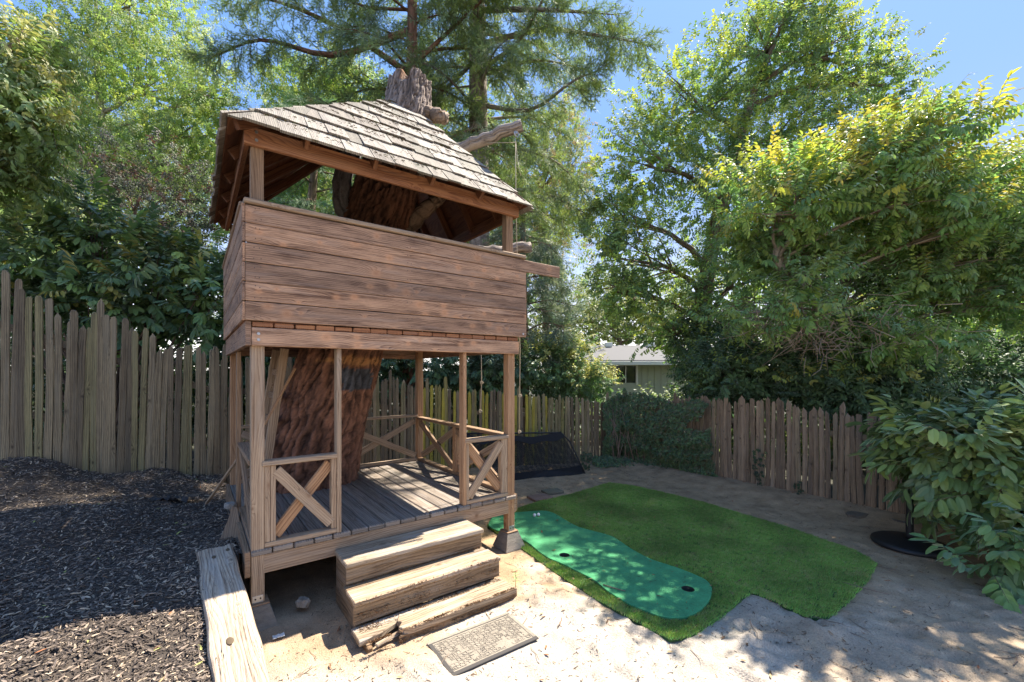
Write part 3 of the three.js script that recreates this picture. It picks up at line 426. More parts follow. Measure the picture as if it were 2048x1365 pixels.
// ---------------------------------------------------------------- fences of split pickets
const picketGeo = Array.from({ length: 18 }, (_, vi) => {
  const w = rr(0.065, 0.077), t = rr(0.016, 0.026), mb = new MB(), n = 6, ou = rr(0, 7), ov = rr(0, 7), bx = rr(-0.012, 0.012), bz = rr(-0.006, 0.006), tip = rr(-0.012, 0.012), blunt = vi >= 9, point = blunt ? rr(0.02, 0.04) : rr(0.05, 0.085), H = 1.6, rings = [];
  for (let i = 0; i <= n; i++) { const y = i === n ? H - point : (H - point) * i / n, s = Math.sin(y / H * Math.PI), cx = bx * s + rr(-0.003, 0.003), cz = bz * s, ww = w / 2 * (1 - 0.10 * y / H) + rr(-0.003, 0.003), tt = t / 2 * rr(0.85, 1.1); rings.push([V(cx - ww, y, cz - tt * 0.7), V(cx - ww * 0.8, y, cz + tt), V(cx + ww * 0.8, y, cz + tt), V(cx + ww, y, cz - tt * 0.7)]); }
  const uv = (p, k) => [(p.y + ou) / 2, (p.x + k * 0.17 + ov) / 0.5];
  for (let i = 0; i < n; i++) for (let k = 0; k < 4; k++) { const l = (k + 1) % 4, a = rings[i][k], b = rings[i][l], c = rings[i + 1][l], d = rings[i + 1][k]; mb.quad(a, b, c, d, uv(a, k), uv(b, k), uv(c, k), uv(d, k)); }
  if (blunt) { const c = rings[n].map((p) => V(p.x * 0.55 + tip, H + rr(-0.006, 0.006), p.z)); for (let k = 0; k < 4; k++) { const l = (k + 1) % 4, a = rings[n][k], b = rings[n][l]; mb.quad(a, b, c[l], c[k], uv(a, k), uv(b, k), uv(c[l], k), uv(c[k], k)); } mb.quad(c[0], c[1], c[2], c[3], uv(c[0], 0), uv(c[1], 0), uv(c[2], 0), uv(c[3], 0)); return mb.geo(); }
  const T = V(tip, H, 0); for (let k = 0; k < 4; k++) { const a = rings[n][k], b = rings[n][(k + 1) % 4]; mb.tri(a, b, T, uv(a, k), uv(b, k), uv(T, k)); }
  return mb.geo();
});
const railGeo = new Map();
function fence(name, label, pts, pickets, mats, floorY, group) {
  // pickets: [x, z, topY] along the line pts
  const f = thing(name, label, 'fence', [pts[0][0], floorY(pts[0][0], pts[0][1]), pts[0][1]], 0, group), o = f.position;
  const dirAt = (i) => { const a = pickets[Math.max(0, i - 1)], b = pickets[Math.min(pickets.length - 1, i + 1)]; return Math.atan2(-(b[1] - a[1]), b[0] - a[0]); };
  pickets.forEach(([x, z, top], i) => {
    const bot = floorY(x, z) - 0.06, m = mesh('picket', picketGeo[Math.floor(rnd() * 9) + (rnd() < (x < -4.2 ? 0.7 : 0.2) ? 9 : 0)], mats(x, z, i), f), h = top - bot;
    m.position.set(x - o.x + rr(-0.005, 0.005), bot - o.y, z - o.z + rr(-0.009, 0.009)); m.scale.set((rnd() < 0.5 ? -1 : 1) * rr(0.94, 1.12) * (x < -4.2 ? 1.05 : 1), h / 1.6, 1); m.rotation.set(rr(-0.008, 0.008), dirAt(i) + rr(-0.1, 0.1), rr(-0.016, 0.016) - (x < -4.2 ? 0.015 : 0), 'YXZ');
  });
  for (let s = 0; s + 1 < pts.length; s++) { const [ax, az] = pts[s], [bx, bz] = pts[s + 1], L = Math.hypot(bx - ax, bz - az), nn = Math.max(1, Math.round(L / 2.2));
    for (let k = 0; k < nn; k++) { const t0 = k / nn, t1 = (k + 1) / nn, nx = (bz - az) / L, nz = -(bx - ax) / L; // away from the yard
      for (const e of [0.28, 0.75]) { const p = V(lerp(ax, bx, t0), 0, lerp(az, bz, t0)), q = V(lerp(ax, bx, t1), 0, lerp(az, bz, t1)); const top = (v) => { let best = pickets[0], bd2 = 1e9; for (const pk of pickets) { const d2 = (pk[0] - v.x) ** 2 + (pk[1] - v.z) ** 2; if (d2 < bd2) { bd2 = d2; best = pk; } } return best[2]; }; for (const v of [p, q]) { const g = floorY(v.x, v.z); v.y = lerp(g, top(v) - 0.1, e); v.x += nx * 0.04; v.z += nz * 0.04; } const dir = V().subVectors(q, p), m = mesh('rail', cbox(dir.length(), 0.085, 0.036), M.pick[3], f); m.position.copy(p).add(q).multiplyScalar(0.5).sub(o); m.rotation.set(0, Math.atan2(-dir.z, dir.x), Math.atan2(dir.y, Math.hypot(dir.x, dir.z)), 'YXZ'); }
      const g = floorY(lerp(ax, bx, t0), lerp(az, bz, t0)), pm = mesh('fence_post', cbox(0.085, 1.35, 0.085), M.pick[3], f); pm.position.set(lerp(ax, bx, t0) + nx * 0.11 - o.x, g + 0.5 - o.y, lerp(az, bz, t0) + nz * 0.11 - o.z); pm.rotation.y = Math.atan2(-(bz - az), bx - ax); } }
  return f;
}
const along = (a, b, sp, top) => { const L = Math.hypot(b[0] - a[0], b[1] - a[1]), n = Math.round(L / sp), o = []; for (let i = 0; i < n; i++) { const t = (i + 0.5) / n; o.push([lerp(a[0], b[0], t), lerp(a[1], b[1], t), top(t)]); } return o; };
{
  const A = [-5.88, -4.9], B = [-4.31, -6.3], C = [-1.907, -8.3], E = F0, R = F1, X = [6.3, -3.75], L = Math.hypot(B[0] - A[0], B[1] - A[1]);
  const seen = [[0.028,3.126],[0.089,3.043],[0.146,2.923],[0.217,2.843],[0.288,2.863],[0.365,2.842],[0.448,2.681],[0.516,2.62],[0.576,2.718],[0.623,2.542],[0.685,2.515],[0.761,2.711],[0.821,2.901],[0.876,2.683],[0.937,2.669],[1.009,2.662],[1.081,2.556],[1.145,2.501],[1.216,2.546],[1.292,2.483],[1.364,2.263],[1.438,2.266],[1.513,2.303],[1.584,2.292],[1.667,2.33],[1.74,2.291],[1.815,2.315],[1.891,2.26],[1.968,2.278],[2.04,2.324],[2.095,2.142]];
  const pk = []; for (let i = 9; i > 0; i--) pk.push([A[0] - 0.056 * i, A[1] + 0.05 * i, 3.1 + 0.045 * i + rr(-0.08, 0.08)]);
  for (const [s, y] of seen) pk.push([lerp(A[0], B[0], s / L), lerp(A[1], B[1], s / L), y]);
  const leftTop = [[A[0] - 0.5, A[1] + 0.45], A, B];
  fence('picket_fence', 'tall stepped fence of split grey pickets behind the mulch bed, left of the treehouse', leftTop, pk, (x, z, i) => M.pick[[0, 1, 2, 0, 2, 0, 3][i * 5 % 7]], (x, z) => mulchY(x, z) - 0.02);
  const back = [...along(B, C, 0.075, (t) => lerp(2.24, 1.76, t) + (rnd() < 0.15 ? 0.1 : 0) + rr(-0.07, 0.06)), ...along(C, E, 0.074, (t) => lerp(1.72, 1.31, t) + (rnd() < 0.14 ? rr(0.08, 0.2) : 0) + rr(-0.06, 0.05))];
  fence('picket_fence', 'low split picket fence with yellow green lichen behind the treehouse', [B, C, E], back, (x, z, i) => { const t = (x + 1.9) / 4.3; return t > 0.02 && t < 0.72 && rnd() < 0.75 - 0.3 * t ? M.pickMoss[Math.floor(rnd() * 3)] : M.pick[Math.floor(rnd() * 4)]; }, (x, z) => Math.min(0.35, ground(x, z)));
  const right = [...along(E, R, 0.076, (t) => 1.36 + 0.14 * Math.sin(t * 3.1) + (rnd() < 0.15 ? rr(0.05, 0.12) : 0) + rr(-0.06, 0.05)), ...along(R, X, 0.078, () => 1.36 + rr(-0.07, 0.07))];
  fence('picket_fence', 'reddish brown split picket fence in shade beyond the putting green on the right', [E, R, X], right, () => M.pickRed[Math.floor(rnd() * 4)], (x, z) => ground(x, z));
}

// ---------------------------------------------------------------- timber that holds the mulch
{
  const o = V(-2.305, 0.59, -3.31), dir = V(0.807, -0.131, 1).normalize(), L = 2.9, g = new THREE.BoxGeometry(L, 0.22, 0.235, 90, 8, 10), p = g.attributes.position, u = g.attributes.uv;
  for (let i = 0; i < p.count; i++) { const x = p.getX(i), y = p.getY(i), z = p.getZ(i), e = (Math.abs(z) > 0.117 ? 1 : 0) + (Math.abs(y) > 0.109 ? 1 : 0); const s = e === 2 ? 0.93 : 1; const nn = n3(x * 1.6, z * 14, y * 14) * 0.005 + n3(x * 7, z * 25, y * 20) * 0.0025, ed = Math.abs(z) > 0.1 ? 0.010 * n3(x * 2.1, 4, z * 3) : 0; p.setXYZ(i, x + (Math.abs(x) > L / 2 - 0.01 ? 0.012 * n3(y * 20, z * 20, 3) : 0), (y + (y > 0 ? nn : 0)) * s, (z + Math.sign(z) * ed) * s); u.setXY(i, x / 2 + 0.13, (z + y * 0.7) / 0.5 + 0.31); }
  g.computeVertexNormals(); const m = mesh('landscape_timber', g, M.old); tag(m, 'big weathered timber beam with knots edging the mulch bed', 'timber beam');
  const z = V().crossVectors(dir, V(0, 1, 0)).normalize(), y = V().crossVectors(z, dir); m.quaternion.setFromRotationMatrix(new THREE.Matrix4().makeBasis(dir, y, z)); m.position.copy(o).addScaledVector(dir, L / 2).addScaledVector(y, -0.11);
  for (const [s, t, r] of [[0.09, -0.075, 0.019], [0.16, 0.02, 0.017], [1.22, 0.02, 0.024]]) { const k = new THREE.SphereGeometry(r, 12, 6); k.scale(1.5, 0.22, 0.8); const q = mesh('knot', k, std([0.10, 0.07, 0.04], 0.9), m); q.position.set(s - L / 2, 0.1105, t); }
}
function scatter(name, label, geo, mat, n, place, kind = 'stuff', parent = scene) { const im = new THREE.InstancedMesh(geo, mat, n), m4 = new THREE.Matrix4(), q = new THREE.Quaternion(), c = new THREE.Color(); let k = 0, tries = 0; while (k < n && tries < n * 40) { tries++; const a = place(k); if (!a) continue; q.setFromEuler(new THREE.Euler(...a.rot)); m4.compose(V(...a.pos), q, V(...(a.scale.length ? a.scale : [a.scale, a.scale, a.scale]))); im.setMatrixAt(k, m4); im.setColorAt(k, c.setRGB(...a.col)); k++; } im.count = k; im.name = parent === scene ? numbered(name) : name; im.castShadow = im.receiveShadow = true; tag(im, label, null, null, kind); parent.add(im); return im; }
const pick = (a) => a[Math.floor(rnd() * a.length)];
{ // bark chips
  const mb = new MB(), a = [V(-1, 0, 0), V(-0.4, 0.05, -0.22), V(0.6, 0.02, -0.16), V(1, 0, 0.02), V(0.5, 0.04, 0.2), V(-0.5, 0.0, 0.18)], t = a.map((p) => p.clone().add(V(0, 0.14, 0)));
  for (let i = 1; i < 5; i++) mb.tri(t[0], t[i + 1], t[i]); for (let i = 0; i < 6; i++) { const j = (i + 1) % 6; mb.quad(a[i], a[j], t[j], t[i]); }
  scatter('bark_mulch', 'loose dark bark chips covering the mulch bed', mb.geo(), std([1, 1, 1], 0.9), 125000, () => {
    const d = 0.95 + 6 * Math.pow(rnd(), 1.7), x = mulchRight(-d) + 0.06 - rr(0, 1) * Math.min(5.5, 0.5 + d * 1.25); if (d < 3.3 && x > mulchRight(-d) - 0.11) return null;
    const s = (0.007 + 0.019 * rnd() * rnd()) * (0.8 + 0.12 * d), k = rnd(), col = k < 0.64 ? [0.085, 0.066, 0.052] : k < 0.9 ? [0.25, 0.195, 0.148] : [0.46, 0.36, 0.25], v = rr(0.7, 1.3); return { pos: [x, mulchY(x, -d) + rr(-0.002, 0.014), -d], rot: [rr(-0.45, 0.45), rr(0, 6.28), rr(-0.45, 0.45)], scale: [s, s * rr(0.7, 1.6), s * rr(0.6, 1.5)], col: col.map((q) => q * v) }; });
}
// dry leaf: a small curled blade
const dryLeaf = (() => { const mb = new MB(), P = [V(-1, 0, 0), V(-0.3, 0.12, 0.3), V(-0.3, 0, 0), V(-0.3, 0.14, -0.3), V(0.4, 0.14, 0.26), V(0.4, 0.02, 0), V(0.4, 0.12, -0.26), V(1, 0.14, 0)]; mb.tri(P[0], P[1], P[2]); mb.tri(P[0], P[2], P[3]); mb.quad(P[1], P[4], P[5], P[2]); mb.quad(P[2], P[5], P[6], P[3]); mb.tri(P[4], P[7], P[5]); mb.tri(P[5], P[7], P[6]); return mb.geo(); })();
const dry = std([1, 1, 1], 0.85, { side: THREE.DoubleSide });

// ---------------------------------------------------------------- putting green
const puttPts = [[-0.255,-5.569],[0.047,-5.737],[0.33,-5.809],[0.463,-5.809],[0.574,-5.693],[0.689,-5.439],[0.797,-5.228],[0.933,-5.103],[1.133,-4.932],[1.206,-4.772],[1.279,-4.553],[1.398,-4.322],[1.516,-4.199],[1.632,-4.082],[1.752,-3.905],[1.758,-3.778],[1.715,-3.667],[1.634,-3.539],[1.527,-3.419],[1.419,-3.335],[1.315,-3.29],[1.218,-3.287],[1.132,-3.318],[1.049,-3.391],[0.968,-3.47],[0.9,-3.57],[0.828,-3.696],[0.744,-3.891],[0.619,-4.062],[0.49,-4.225],[0.372,-4.35],[0.281,-4.514],[0.193,-4.711],[0.063,-4.896],[-0.269,-5.211]];
{
  const g0 = thing('putting_green', 'artificial turf putting green with two holes beside the steps', 'putting green', [1.493,0.03,-4.613]), ox = g0.position.x, oz = g0.position.z;
  const cups = [[0.542,0.05,-4.404], [1.534,0.05,-3.717]];
  const shape = (pts) => new THREE.Shape(new THREE.SplineCurve(pts.concat([pts[0]]).map(([x, z]) => new THREE.Vector2(x - ox, -(z - oz)))).getPoints(pts.length * 6).slice(0, -1));
  const shapeS = (pts) => new THREE.Shape(pts.map(([x, z]) => new THREE.Vector2(x - ox, -(z - oz))));
  const sheet = (name, s, y0, y1, mat, bev) => { for (const [x, , z] of cups) s.holes.push(new THREE.Path().absarc(x - ox, -(z - oz), 0.054, 0, Math.PI * 2, true)); const g = new THREE.ExtrudeGeometry(s, { depth: y1 - y0 - (bev ? 0.004 : 0), bevelEnabled: !!bev, bevelSize: 0.004, bevelThickness: 0.002, bevelSegments: 1, curveSegments: 20 }); g.rotateX(-Math.PI / 2); const u = g.attributes.uv, p = g.attributes.position; for (let i = 0; i < u.count; i++) u.setXY(i, p.getX(i) / 0.5, p.getZ(i) / 0.5); const m = mesh(name, g, mat, g0); m.position.y = y0 - 0.03 + (bev ? 0.002 : 0); return m; };
  const tN = noiseTex(231, 7, (a, b, c, d) => { const k = 0.82 + a * 0.10 + b * 0.07 + c * 0.16 + d * 0.16 - (d > 0.68 ? 0.4 : 0); return [k, k, k, 0.5 + c * 0.25 + d * 0.25]; });
  sheet('turf_backing', shapeS(fringePts), 0.022, 0.042, std([0.03, 0.075, 0.02], 1));
  sheet('putting_surface', shape(puttPts), 0.043, 0.062, new THREE.MeshStandardMaterial({ map: tN.map, bumpMap: tN.bump, bumpScale: 0.004, roughness: 0.9, color: new THREE.Color().setRGB(0.07, 0.36, 0.145) }), true);
  for (const [x, , z] of cups) { const c = new THREE.CylinderGeometry(0.0535, 0.0535, 0.034, 24, 1, true), m = mesh('cup', c, std([0.03, 0.035, 0.03], 0.6, { side: THREE.DoubleSide }), g0); m.position.set(x - ox, 0.012, z - oz); const f = new THREE.CircleGeometry(0.053, 24); f.rotateX(-Math.PI / 2); const b = mesh('cup_floor', f, std([0.02, 0.015, 0.01], 1), m); b.position.y = -0.016; }  // black painted in for the shade of a deeper hole
  const bl = new MB(); for (let i = 0; i < 11; i++) { const a = rr(0, 6.28), x = rr(-0.018, 0.018), z = rr(-0.018, 0.018), h = rr(0.012, 0.026), w = rr(0.0011, 0.0018), lx = rr(-0.013, 0.013) + 0.006, lz = rr(-0.013, 0.013) + 0.006, c = Math.cos(a) * w, s = Math.sin(a) * w, q = [1, 1, 1].map(() => rr(0.75, 1.2)); const A = V(x - c, 0, z - s), B = V(x + c, 0, z + s), C = V(x + c * 0.8 + lx * 0.4, h * 0.6, z + s * 0.8 + lz * 0.4), E = V(x - c * 0.8 + lx * 0.4, h * 0.6, z - s * 0.8 + lz * 0.4), T = V(x + lx, h, z + lz); bl.quad(A, B, C, E, 0, 0, 0, 0, q); bl.tri(E, C, T, 0, 0, 0, q); }
  const gm = new THREE.MeshPhysicalMaterial({ color: 0xffffff, roughness: 0.75, vertexColors: true, side: THREE.DoubleSide });
  scatter('turf_blades', null, bl.geo(true), gm, 34000, () => { const x = rr(-0.3, 4.6), z = rr(-7.5, -2.9); if (!inPoly(fringePts, x, z)) return null; const e = 0.016; if (inPoly(puttPts, x, z) || inPoly(puttPts, x + e, z) || inPoly(puttPts, x - e, z) || inPoly(puttPts, x, z + e) || inPoly(puttPts, x, z - e)) return null; const k = rnd(), big = n3(x * 1.3, z * 1.3, 6), tan = sstep(n3(x * 2.2, z * 2.2, 9) + 0.5 * n3(x * 6, z * 6, 3), 0.25, 1.0), col = k < 0.14 + 0.4 * tan ? [0.45, 0.44, 0.18] : k < 0.62 ? [0.23, 0.38, 0.08] : [0.35, 0.49, 0.12], v = 1 + 0.3 * big + rr(-0.15, 0.15); return { pos: [x - ox, 0.011, z - oz], rot: [0, rr(-0.9, 0.9), 0], scale: rr(0.85, 1.2), col: col.map((q) => q * v) }; }, 'stuff', g0);
  for (const [i, at] of [[0.294,0.062,-5.573], [0.341,0.062,-5.592]].entries()) { const b = new THREE.IcosahedronGeometry(0.0214, 4), p = b.attributes.position; for (let j = 0; j < p.count; j++) { const v = V().fromBufferAttribute(p, j).normalize(), f = Math.sin(v.x * 26) * Math.sin(v.y * 26) * Math.sin(v.z * 26); v.multiplyScalar(0.0214 - 0.0005 * f); p.setXYZ(j, v.x, v.y, v.z); } b.computeVertexNormals(); const m = mesh('golf_ball', b, std([0.78, 0.78, 0.75], 0.35)); m.position.set(at[0] + i * 0.006, 0.0835, at[2]); tag(m, ['white golf ball on the putting green, left one of the touching pair', 'white golf ball on the putting green, right one of the touching pair'][i], 'golf ball', 'golf balls on the green'); }
}
// ---------------------------------------------------------------- rubber doormat
{
  const m = thing('rubber_doormat', 'sandy rubber doormat with raised key pattern below the steps', 'doormat', [-0.2035, 0.036, -3.023], 0.602), W = 0.69, H = 0.40, br = std([0.055, 0.05, 0.045], 0.9), dust = new THREE.MeshStandardMaterial({ map: sandT.map, bumpMap: sandT.bump, bumpScale: 0.003, roughness: 1, color: new THREE.Color().setRGB(0.31, 0.275, 0.22) });
  const bs = mesh('mat_base', cbox(W - 0.06, 0.008, H - 0.06, 0.001), dust, m); bs.position.y = 0.006; const uu = bs.geometry.attributes.uv, pp = bs.geometry.attributes.position; for (let i = 0; i < uu.count; i++) uu.setXY(i, pp.getX(i) * 2.5, pp.getZ(i) * 2.5);
  for (const [x, z, sx, sz] of [[0, H / 2 - 0.016, W, 0.032], [0, -H / 2 + 0.012, W, 0.024], [W / 2 - 0.015, -0.002, 0.03, H - 0.06], [-W / 2 + 0.015, -0.002, 0.03, H - 0.06]]) { const b = mesh('mat_border', cbox(sx, 0.011, sz, 0.004), z > 0.1 || x < -0.2 ? br : dust, m); b.position.set(x, 0.0075, z); }
  const gs = [], cs = 0.031; for (let i = 0; i < 20; i++) for (let j = 0; j < 10; j++) { if (n3(i * 0.28, j * 0.28, 8) > 0.35 && j > 2) continue; const cx = (i - 9.5) * cs, cz = (j - 4.5) * cs, q = cs * 0.42, t = 0.0055, y = rr(0.010, 0.0125), open = Math.floor(rnd() * 4); [[0, -q, 2 * q, t], [0, q, 2 * q, t], [-q, 0, t, 2 * q - t * 1.1], [q, 0, t, 2 * q - t * 1.1]].forEach(([x, z, sx, sz], k) => { if (k === open && rnd() < 0.6) return; const b = new THREE.BoxGeometry(sx, 0.006, sz); b.translate(cx + x, y - 0.0012, cz + z); gs.push(b); }); if (rnd() < 0.5) { const b = new THREE.BoxGeometry(q * 0.7, 0.005, q * 0.7); b.translate(cx, y - 0.001, cz); gs.push(b); } }
  const g = mergeGeometries(gs), u = g.attributes.uv, p = g.attributes.position; for (let i = 0; i < u.count; i++) u.setXY(i, p.getX(i) * 2.5, p.getZ(i) * 2.5); mesh('raised_pattern', g, new THREE.MeshStandardMaterial({ map: sandT.map, roughness: 1, color: new THREE.Color().setRGB(0.29, 0.255, 0.205) }), m);
}
// ---------------------------------------------------------------- black net leaning on the back fence
{
  const n = thing('sports_net', 'collapsed black net on a thin frame leaning against the back fence', 'net', [0.685,0.03,-7.689]), o = n.position.clone();
  const TL = V(...[-0.854,0.832,-7.75]).sub(o), TR = V(...[0.954,0.773,-8.3]).sub(o), BR = V(...[1.381,0.03,-8.068]).sub(o), BL = V(...[-0.338,-0.019,-7.4]).sub(o), EL = V(...[1.129,0.597,-8.3]).sub(o);
  const at = (u, v, k) => { const a = V().lerpVectors(TL, TR, u), b = V().lerpVectors(BL, BR, u); const p = V().lerpVectors(a, b, v); p.z += -0.22 * k * Math.sin(v * 3.1) + 0.03 * Math.sin(u * 9 + k * 2) * v; p.y -= (0.10 * Math.sin(u * 3.14) * k + 0.05 * Math.sin(u * 3.14) + 0.022 * Math.sin(u * 11)) * (1 - v); return p; };
  const st = (k, nu, nv, w) => { const mb = new MB(); const strip = (p, q) => { const d = V().subVectors(q, p), s = V().crossVectors(d, V(0.2, 0.1, 1)).normalize().multiplyScalar(w); mb.quad(p.clone().sub(s), p.clone().add(s), q.clone().add(s), q.clone().sub(s)); }; for (let i = 0; i <= nu; i++) for (let j = 0; j < 8; j++) strip(at(i / nu, j / 8, k), at(i / nu, (j + 1) / 8, k)); for (let j = 0; j <= nv; j++) for (let i = 0; i < 16; i++) strip(at(i / 16, j / nv, k), at((i + 1) / 16, j / nv, k)); return mb.geo(); };
  mesh('netting', st(0.2, 100, 44, 0.0027), M.net, n); mesh('netting', st(1, 80, 36, 0.0027), M.net, n);
  const band = (v0, v1, k) => { const mb = new MB(); for (let i = 0; i < 24; i++) { const a = at(i / 24, v0, k), b = at((i + 1) / 24, v0, k), c = at((i + 1) / 24, v1 + 0.03 * Math.sin(i), k), d = at(i / 24, v1 + 0.03 * Math.sin(i - 1), k); mb.quad(a, b, c, d); const e = V(0, 0, 0.012); mb.quad(a.clone().add(e), d.clone().add(e), c.clone().add(e), b.clone().add(e)); } return mb.geo(); };
  mesh('fabric_band', band(0, 0.16, 0.1), M.net, n); mesh('fabric_band', band(0.82, 1.0, 0.4), M.net, n);
  mesh('frame_tube', tube([TL, V().lerpVectors(TL, TR, 0.5), TR, EL, V().lerpVectors(EL, BR, 0.5), BR], taper(0.016, 0.016, 5), 8), M.black, n);
  mesh('frame_tube', tube([BL.clone().add(V(0, 0, 0.05)), BR.clone().add(V(-0.2, 0.02, 0.05))], [0.012, 0.012], 8), M.black, n);
}
// ---------------------------------------------------------------- umbrella base
{
  const u = thing('umbrella_base', 'round black umbrella base with short pole under the laurel bush', 'umbrella base', [4.381,0.04,-4.695]);
  mesh('weight', new THREE.LatheGeometry([[0, 0], [0.325, 0], [0.335, 0.012], [0.33, 0.038], [0.30, 0.055], [0.18, 0.072], [0.06, 0.082], [0, 0.082]].map((a) => new THREE.Vector2(...a)), 48), M.black, u);
  mesh('pole', new THREE.LatheGeometry([[0.0001, 0.08], [0.042, 0.08], [0.042, 0.13], [0.034, 0.14], [0.034, 0.62], [0.03, 0.63], [0.0001, 0.63]].map((a) => new THREE.Vector2(...a)), 24), M.black, u);
  const kn = new THREE.CylinderGeometry(0.014, 0.014, 0.05, 12); kn.rotateZ(Math.PI / 2); mesh('knob', kn, M.black, u).position.set(0.055, 0.4, 0.02);
}
// ---------------------------------------------------------------- ropes, pulley, ladder, loose timber
{
  const r = thing('pulley_rope', 'rope hanging from a pulley on the sawn limb beside the treehouse', 'rope', [0.089,1.222,-5.05]), o = r.position.clone(), S = (a) => V(...a).sub(o);
  mesh('rope', tube([S([0.041,4.727,-5.05]), S([0.047,3.992,-5.05]), S([0.065,3.045,-5.05]), S([0.095,2.216,-5.05]), S([0.089,1.234,-5.05])], taper(0.0048, 0.0048, 4), 6), M.rope, r);
  mesh('rope', tube([S([0.041,4.727,-5.05]), S([0.071,4.397,-5.03]), S([0.106,4.267,-5.03])], taper(0.003, 0.003, 2), 5), M.rope, r);
  mesh('cord', tube([S([-0.543,4.742,-5.2]), S([0.036,4.673,-5.05])], [0.004, 0.004], 5), M.rope, r);
  for (const a of [[0.089,1.245,-5.05], [0.095,1.672,-5.05]]) { const k = mesh('knot', new THREE.TorusKnotGeometry(0.011, 0.006, 40, 6), M.rope, r); k.position.copy(S(a)); }
  const w = new THREE.TorusGeometry(0.03, 0.009, 8, 20), p = mesh('pulley', w, M.metal, r); p.position.copy(S([0.053,4.774,-5.05])); p.rotation.y = 0.7; const b = mesh('pulley_block', cbox(0.03, 0.075, 0.02), M.metal, r); b.position.copy(S([0.053,4.809,-5.05]));
  const q = thing('swing_rope', 'knotted rope hanging under the treehouse loft floor', 'rope', [-0.407,1.418,-5.6]), o2 = q.position.clone(), S2 = (a) => V(...a).sub(o2);
  mesh('rope', tube([S2([-0.407,2.245,-5.6]), S2([-0.4,1.819,-5.6]), S2([-0.414,1.431,-5.6])], taper(0.006, 0.006, 2), 6), M.rope, q);
  for (const a of [[-0.4,1.812,-5.6], [-0.414,1.438,-5.6]]) { const k = mesh('knot', new THREE.TorusKnotGeometry(0.013, 0.007, 40, 6), M.rope, q); k.position.copy(S2(a)); }
  const la = thing('loft_ladder', 'wooden ladder leaning up to the loft left of the trunk', 'ladder', [[-2.726,0.639,-4.66][0], D, [-2.726,0.639,-4.66][2]]), o3 = la.position.clone();
  const a0 = V(...[-2.732,0.639,-4.66]).sub(o3), a1 = V(...[-2.534,2.212,-4.75]).sub(o3), off = V(-0.25, 0, -0.29), dir = V().subVectors(a1, a0), len = dir.length(); dir.normalize();
  for (const f of [V(), off]) { const m = mesh('stringer', cbox(len, 0.09, 0.036), M.post, la), z = V(0.6, 0, 0.8), y = V().crossVectors(z, dir).normalize(); m.quaternion.setFromRotationMatrix(new THREE.Matrix4().makeBasis(dir, y, V().crossVectors(dir, y))); m.position.copy(a0).add(a1).multiplyScalar(0.5).add(f); }
  for (let k = 1; k < 6; k++) { const c = V().lerpVectors(a0, a1, k / 6), m = mesh('rung', cbox(off.length(), 0.07, 0.034), M.postGrey, la); m.position.copy(c).addScaledVector(off, 0.5); m.rotation.y = Math.atan2(-off.z, off.x); }
  const wood = (name, label, p, q, w, t, mat, cat) => { const a = V(...p), b = V(...q), d = V().subVectors(b, a), L = d.length(); d.normalize(); const m = mesh(name, cbox(L, w, t), mat), z = Math.abs(d.y) > 0.9 ? V(0.6, 0, 0.8) : V(0, 1, 0), y = V().crossVectors(z, d).normalize(); m.quaternion.setFromRotationMatrix(new THREE.Matrix4().makeBasis(d, y, V().crossVectors(d, y))); m.position.copy(a).add(b).multiplyScalar(0.5); tag(m, label, cat); return m; };
  wood('wooden_stake', 'thin reddish stake leaning against the trunk beside the ladder', [-2.402,1.994,-4.72], [-2.558,1.408,-4.4], 0.028, 0.02, M.postWarm, 'stake');
  wood('leaning_stick', 'thin wooden stick leaning on the treehouse from the mulch', [-2.73,1.088,-4.25], [-3.343,0.513,-4.66], 0.03, 0.022, M.post, 'stick');
  const bs = new THREE.Shape([[0, 0], [0.16, 0], [0.155, 0.12], [0.10, 0.40], [0.06, 0.42], [0.045, 0.25]].map((a) => new THREE.Vector2(...a))), bg = new THREE.ExtrudeGeometry(bs, { depth: 0.02, bevelEnabled: true, bevelSize: 0.003, bevelThickness: 0.003, bevelSegments: 1 }), uu = bg.attributes.uv; for (let i = 0; i < uu.count; i++) uu.setXY(i, uu.getY(i) / 2, uu.getX(i) / 0.5); const bm = mesh('board_scrap', bg, M.postGrey); bm.position.set(...[-2.495,0.473,-3.62]); bm.rotation.set(-1.05, 0.35, 0.1, 'YXZ'); tag(bm, 'broken grey board lying between mulch and treehouse side', 'board');
}
function rock(name, label, cat, at, sx, sy, sz, col, seed, group) { const g = new THREE.IcosahedronGeometry(1, 4), p = g.attributes.position; for (let i = 0; i < p.count; i++) { const v = V().fromBufferAttribute(p, i), f = 1 + 0.22 * n3(v.x * 1.1 + seed, v.y * 1.1, v.z * 1.1) + 0.05 * n3(v.x * 5, v.y * 5 + seed, v.z * 5); v.multiplyScalar(f); v.set(Math.sign(v.x) * Math.pow(Math.abs(v.x), 0.75), clamp(v.y, -0.6, 0.72), Math.sign(v.z) * Math.pow(Math.abs(v.z), 0.75)); p.setXYZ(i, v.x * sx, v.y * sy, v.z * sz); } g.computeVertexNormals(); const u = g.attributes.uv; for (let i = 0; i < u.count; i++) u.setXY(i, p.getX(i) * 3, p.getZ(i) * 3 + p.getY(i)); const m = mesh(name, g, new THREE.MeshStandardMaterial({ map: concT.map, bumpMap: concT.bump, bumpScale: 0.006, roughness: 0.95, color: new THREE.Color().setRGB(...col) })); m.position.set(...at); m.rotation.y = rr(0, 3); return tag(m, label, cat, group); }
rock('edging_stone', 'flat grey stone slab at the foot of the right fence, square front edge', 'stone', [4.063,0.06,-6.717], 0.26, 0.06, 0.16, [0.30, 0.255, 0.20], 1);
